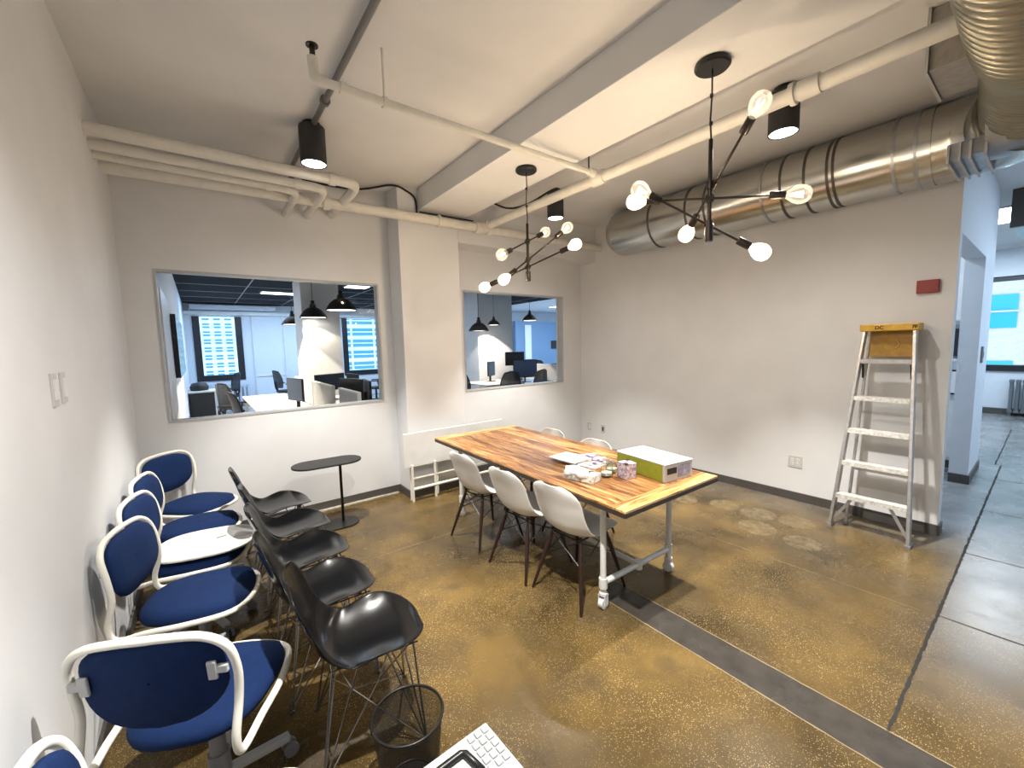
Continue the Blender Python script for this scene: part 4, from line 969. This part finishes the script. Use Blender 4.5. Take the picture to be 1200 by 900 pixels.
def jar(loc, h, r_, lab):
    t = thing('glass_jar', lab, 'jar', loc, 0, 'clear glass jars on the table')
    MB().lathe([(0, .003), (r_ * .94, .003), (r_, .01), (r_, h * .86), (r_ * .93, h * .93), (r_ * .93, h), (r_ * .88, h), (r_ * .88, h * .92), (r_ * .94, h * .85), (r_ * .94, .014), (0, .012)], n=28).build('jar_glass', M['jar'], t, smooth=40)
    MB().lathe([(0, .013), (r_ * .9, .013), (r_ * .9, .03), (0, .034)], n=20).build('jar_contents', tbm, t, smooth=40)
jar((2.15, 1.80, .749), .105, .042, 'clear glass jar left of the lilac carton, nearer the tissue box')
jar((2.245, 1.835, .749), .11, .040, 'clear glass jar directly behind the lilac carton')
mgm = speckle('magazine_cover', (.50, .50, .52), ((.05, .05, .16), (.20, .17, .17), (.45, .16, .14)), 30)
for i, (x, y, a, l, m, sx, sy) in enumerate(((2.30, 2.14, 8, 'bottom magazine of the pile on the table', M['paper'], .24, .34), (2.36, 2.12, -14, 'colour-covered magazine on top of the pile', mgm, .22, .29), (2.235, 2.235, 3, 'plain white booklet overlapping the magazine pile', M['paper'], .20, .26))):
    z = (.749, .758, .768)[i]
    t = thing('magazine', l, 'magazine', (x, y, z), R(a), 'magazines on the table')
    MB().box((-sx / 2, -sy / 2, .0005), (sx / 2, sy / 2, .006)).build('pages', M['paper'], t); MB().box((-sx / 2 - .001, -sy / 2 - .001, .0062), (sx / 2 + .001, sy / 2 + .001, .0075)).build('cover', m, t)

# ------------------------------------------------------------------ stepladder
t = thing('stepladder', 'aluminium stepladder with amber top leaning on the right wall', 'ladder', (0, 0, 0))
H_ = 1.72
def fr(s_, z):   # front rails
    k = z / H_; y0, y1 = (1.115, .605)[s_], (1.00, .690)[s_]
    return Vector((4.335 + (4.575 - 4.335) * k - (.03 * (1 - k) if s_ else 0), y0 + (y1 - y0) * k, z))
def rr_(s_, z):
    k = z / H_; y0, y1 = (1.04, .64)[s_], (.985, .705)[s_]
    return Vector((4.475 + (4.665 - 4.475) * k, y0 + (y1 - y0) * k, z))
for s_ in (0, 1):
    MB().beam(fr(s_, .01), fr(s_, H_), .022, .075, (1, 0, 0)).build('side_rail', M['alu'], t, bevel=.003)
    MB().beam(rr_(s_, .01), rr_(s_, H_ - .05), .018, .03, (1, 0, 0)).build('rear_rail', M['alu'], t, bevel=.003)
    MB().cbox(fr(s_, .012), (.09, .035, .024)).build('foot', M['greyp'], t)
    MB().cbox(rr_(s_, .010), (.035, .03, .020)).build('foot', M['greyp'], t)
    q = fr(s_, .30); e = fr(1 - s_, .30); MB().beam(fr(s_, .05), q.lerp(e, .28), .022, .006, (1, 0, 0)).build('brace', M['alu'], t)
    MB().beam(fr(s_, 1.42) + Vector((.02, (-.02, .02)[s_], 0)), fr(s_, 1.30) + Vector((.07, (-.025, .025)[s_], -.0)), .012, .02, (1, 0, 0)).build('spreader', M['dark'], t)
for z in (.30, .585, .865, 1.145, 1.46):
    a, b = fr(0, z), fr(1, z); a.y -= .012; b.y += .012
    m = MB(); c = (a + b) / 2; L_ = (a - b).length
    m.cbox((c.x, c.y, z), (.085, L_, .006), rz=0); m.cbox((c.x - .042, c.y, z - .014), (.004, L_, .034)); m.cbox((c.x + .042, c.y, z - .012), (.004, L_, .028))
    m.build('step', M['paintsp'] if z < 1.4 else M['alu'], t)
for z in (.50, 1.0):
    a, b = rr_(0, z), rr_(1, z); MB().beam(a, b, .004, .025).build('rear_bar', M['alu'], t)
c = (fr(0, H_) + fr(1, H_)) / 2
cap = MB().box((c.x - .055, c.y - .185, H_ - .025), (c.x + .125, c.y + .185, H_ + .035)).build('top_cap', M['amber'], t, bevel=.008)
tr = MB().beam(Vector((c.x + .06, c.y, 1.48)), Vector((c.x + .075, c.y, H_ - .025)), .27, .012, (1, 0, 0)).build('tray_panel', M['amber_d'], t)
MB().tube([(c.x + .055, c.y + .055 * math.cos(k * math.pi / 12), 1.585 + .045 * math.sin(k * math.pi / 12)) for k in range(24)], .004, 6, closed=True).build('embossed_ring', M['amber'], tr)
for s, y, sz in (('DC', c.y + .085, .038), ('7F', c.y - .14, .036)):
    cu = bpy.data.curves.new('cap_lettering', 'FONT'); cu.body = s; cu.size = sz; cu.extrude = .0006; cu.offset = .0012
    tmp = bpy.data.objects.new('cap_lettering', cu); col.objects.link(tmp); cu.materials.append(M['dark'])
    me = bpy.data.meshes.new_from_object(tmp.evaluated_get(bpy.context.evaluated_depsgraph_get())); bpy.data.objects.remove(tmp)
    o = bpy.data.objects.new('cap_lettering', me); col.objects.link(o); o.parent = cap
    o.rotation_euler = (R(90), 0, R(-90)); o.location = (c.x - .0565, y, H_ - .008)

# ------------------------------------------------------------------ light
w = bpy.data.worlds.new('World'); scene.world = w; w.use_nodes = True; nt = w.node_tree; bg = nt.nodes['Background']
bg.inputs[0].default_value = (.50, .76, 1, 1); bg.inputs[1].default_value = 3.2
# added fill light, no visible fixtures, behind the camera and in the neighbouring rooms
def area(name, loc, sx, sy, p, c, rot=(0, 0, 0)):
    o = light('AREA', name, loc, p, c, shape='RECTANGLE', size=sx, size_y=sy); o.rotation_euler = rot; return o
area('added_fill_light', (1.2, -1.6, ZC - .03), 2.2, .6, 10, (1, .97, .95))
area('added_fill_light', (7.5, -1.4, ZC - .03), 3, .6, 110, (.62, .80, 1))
area('added_fill_light', (11, .6, ZC - .03), 1.5, 1.5, 130, (.70, .86, 1))
area('added_fill_light', (6.2, 1.9, ZC - .03), 1.4, .8, 50, (.72, .86, 1))
area('added_fill_light', (3.2, 13.0, 3.02), 4, 1.4, 150, (.48, .70, 1))
area('added_fill_light', (1.2, 12.6, 3.02), 2.2, .8, 70, (.48, .70, 1))
area('added_fill_light', (12.5, 12.5, 3.28), 4, 2, 330, (.62, .80, 1))
light('SPOT', 'recessed_lamp', (.62, 8.5, 3.01), 900, (1, .88, .70), spot_size=R(94), spot_blend=.08, shadow_soft_size=.03)
light('SPOT', 'recessed_lamp', (5.99, 8.66, 2.14), 130, (1, .90, .78), spot_size=R(112), spot_blend=.1, shadow_soft_size=.03)
for x, y, z in ((1.87, 11.25, 2.24), (1.82, 8.72, 2.24), (1.96, 7.29, 2.27), (5.46, 8.51, 1.98)):
    light('SPOT', 'pendant_light', (x, y, z), 35, (1, .86, .66), spot_size=R(125), spot_blend=.15, shadow_soft_size=.03)

vs = scene.view_settings; vs.view_transform = 'Standard'; vs.look = 'None'; vs.gamma = 1; vs.use_curve_mapping = False; vs.exposure = .0
scene.display_settings.display_device = 'sRGB'
c = scene.cycles; c.use_denoising = True; c.max_bounces = 8; c.transparent_max_bounces = 16; c.sample_clamp_indirect = 8
c.caustics_reflective = False; c.caustics_refractive = False
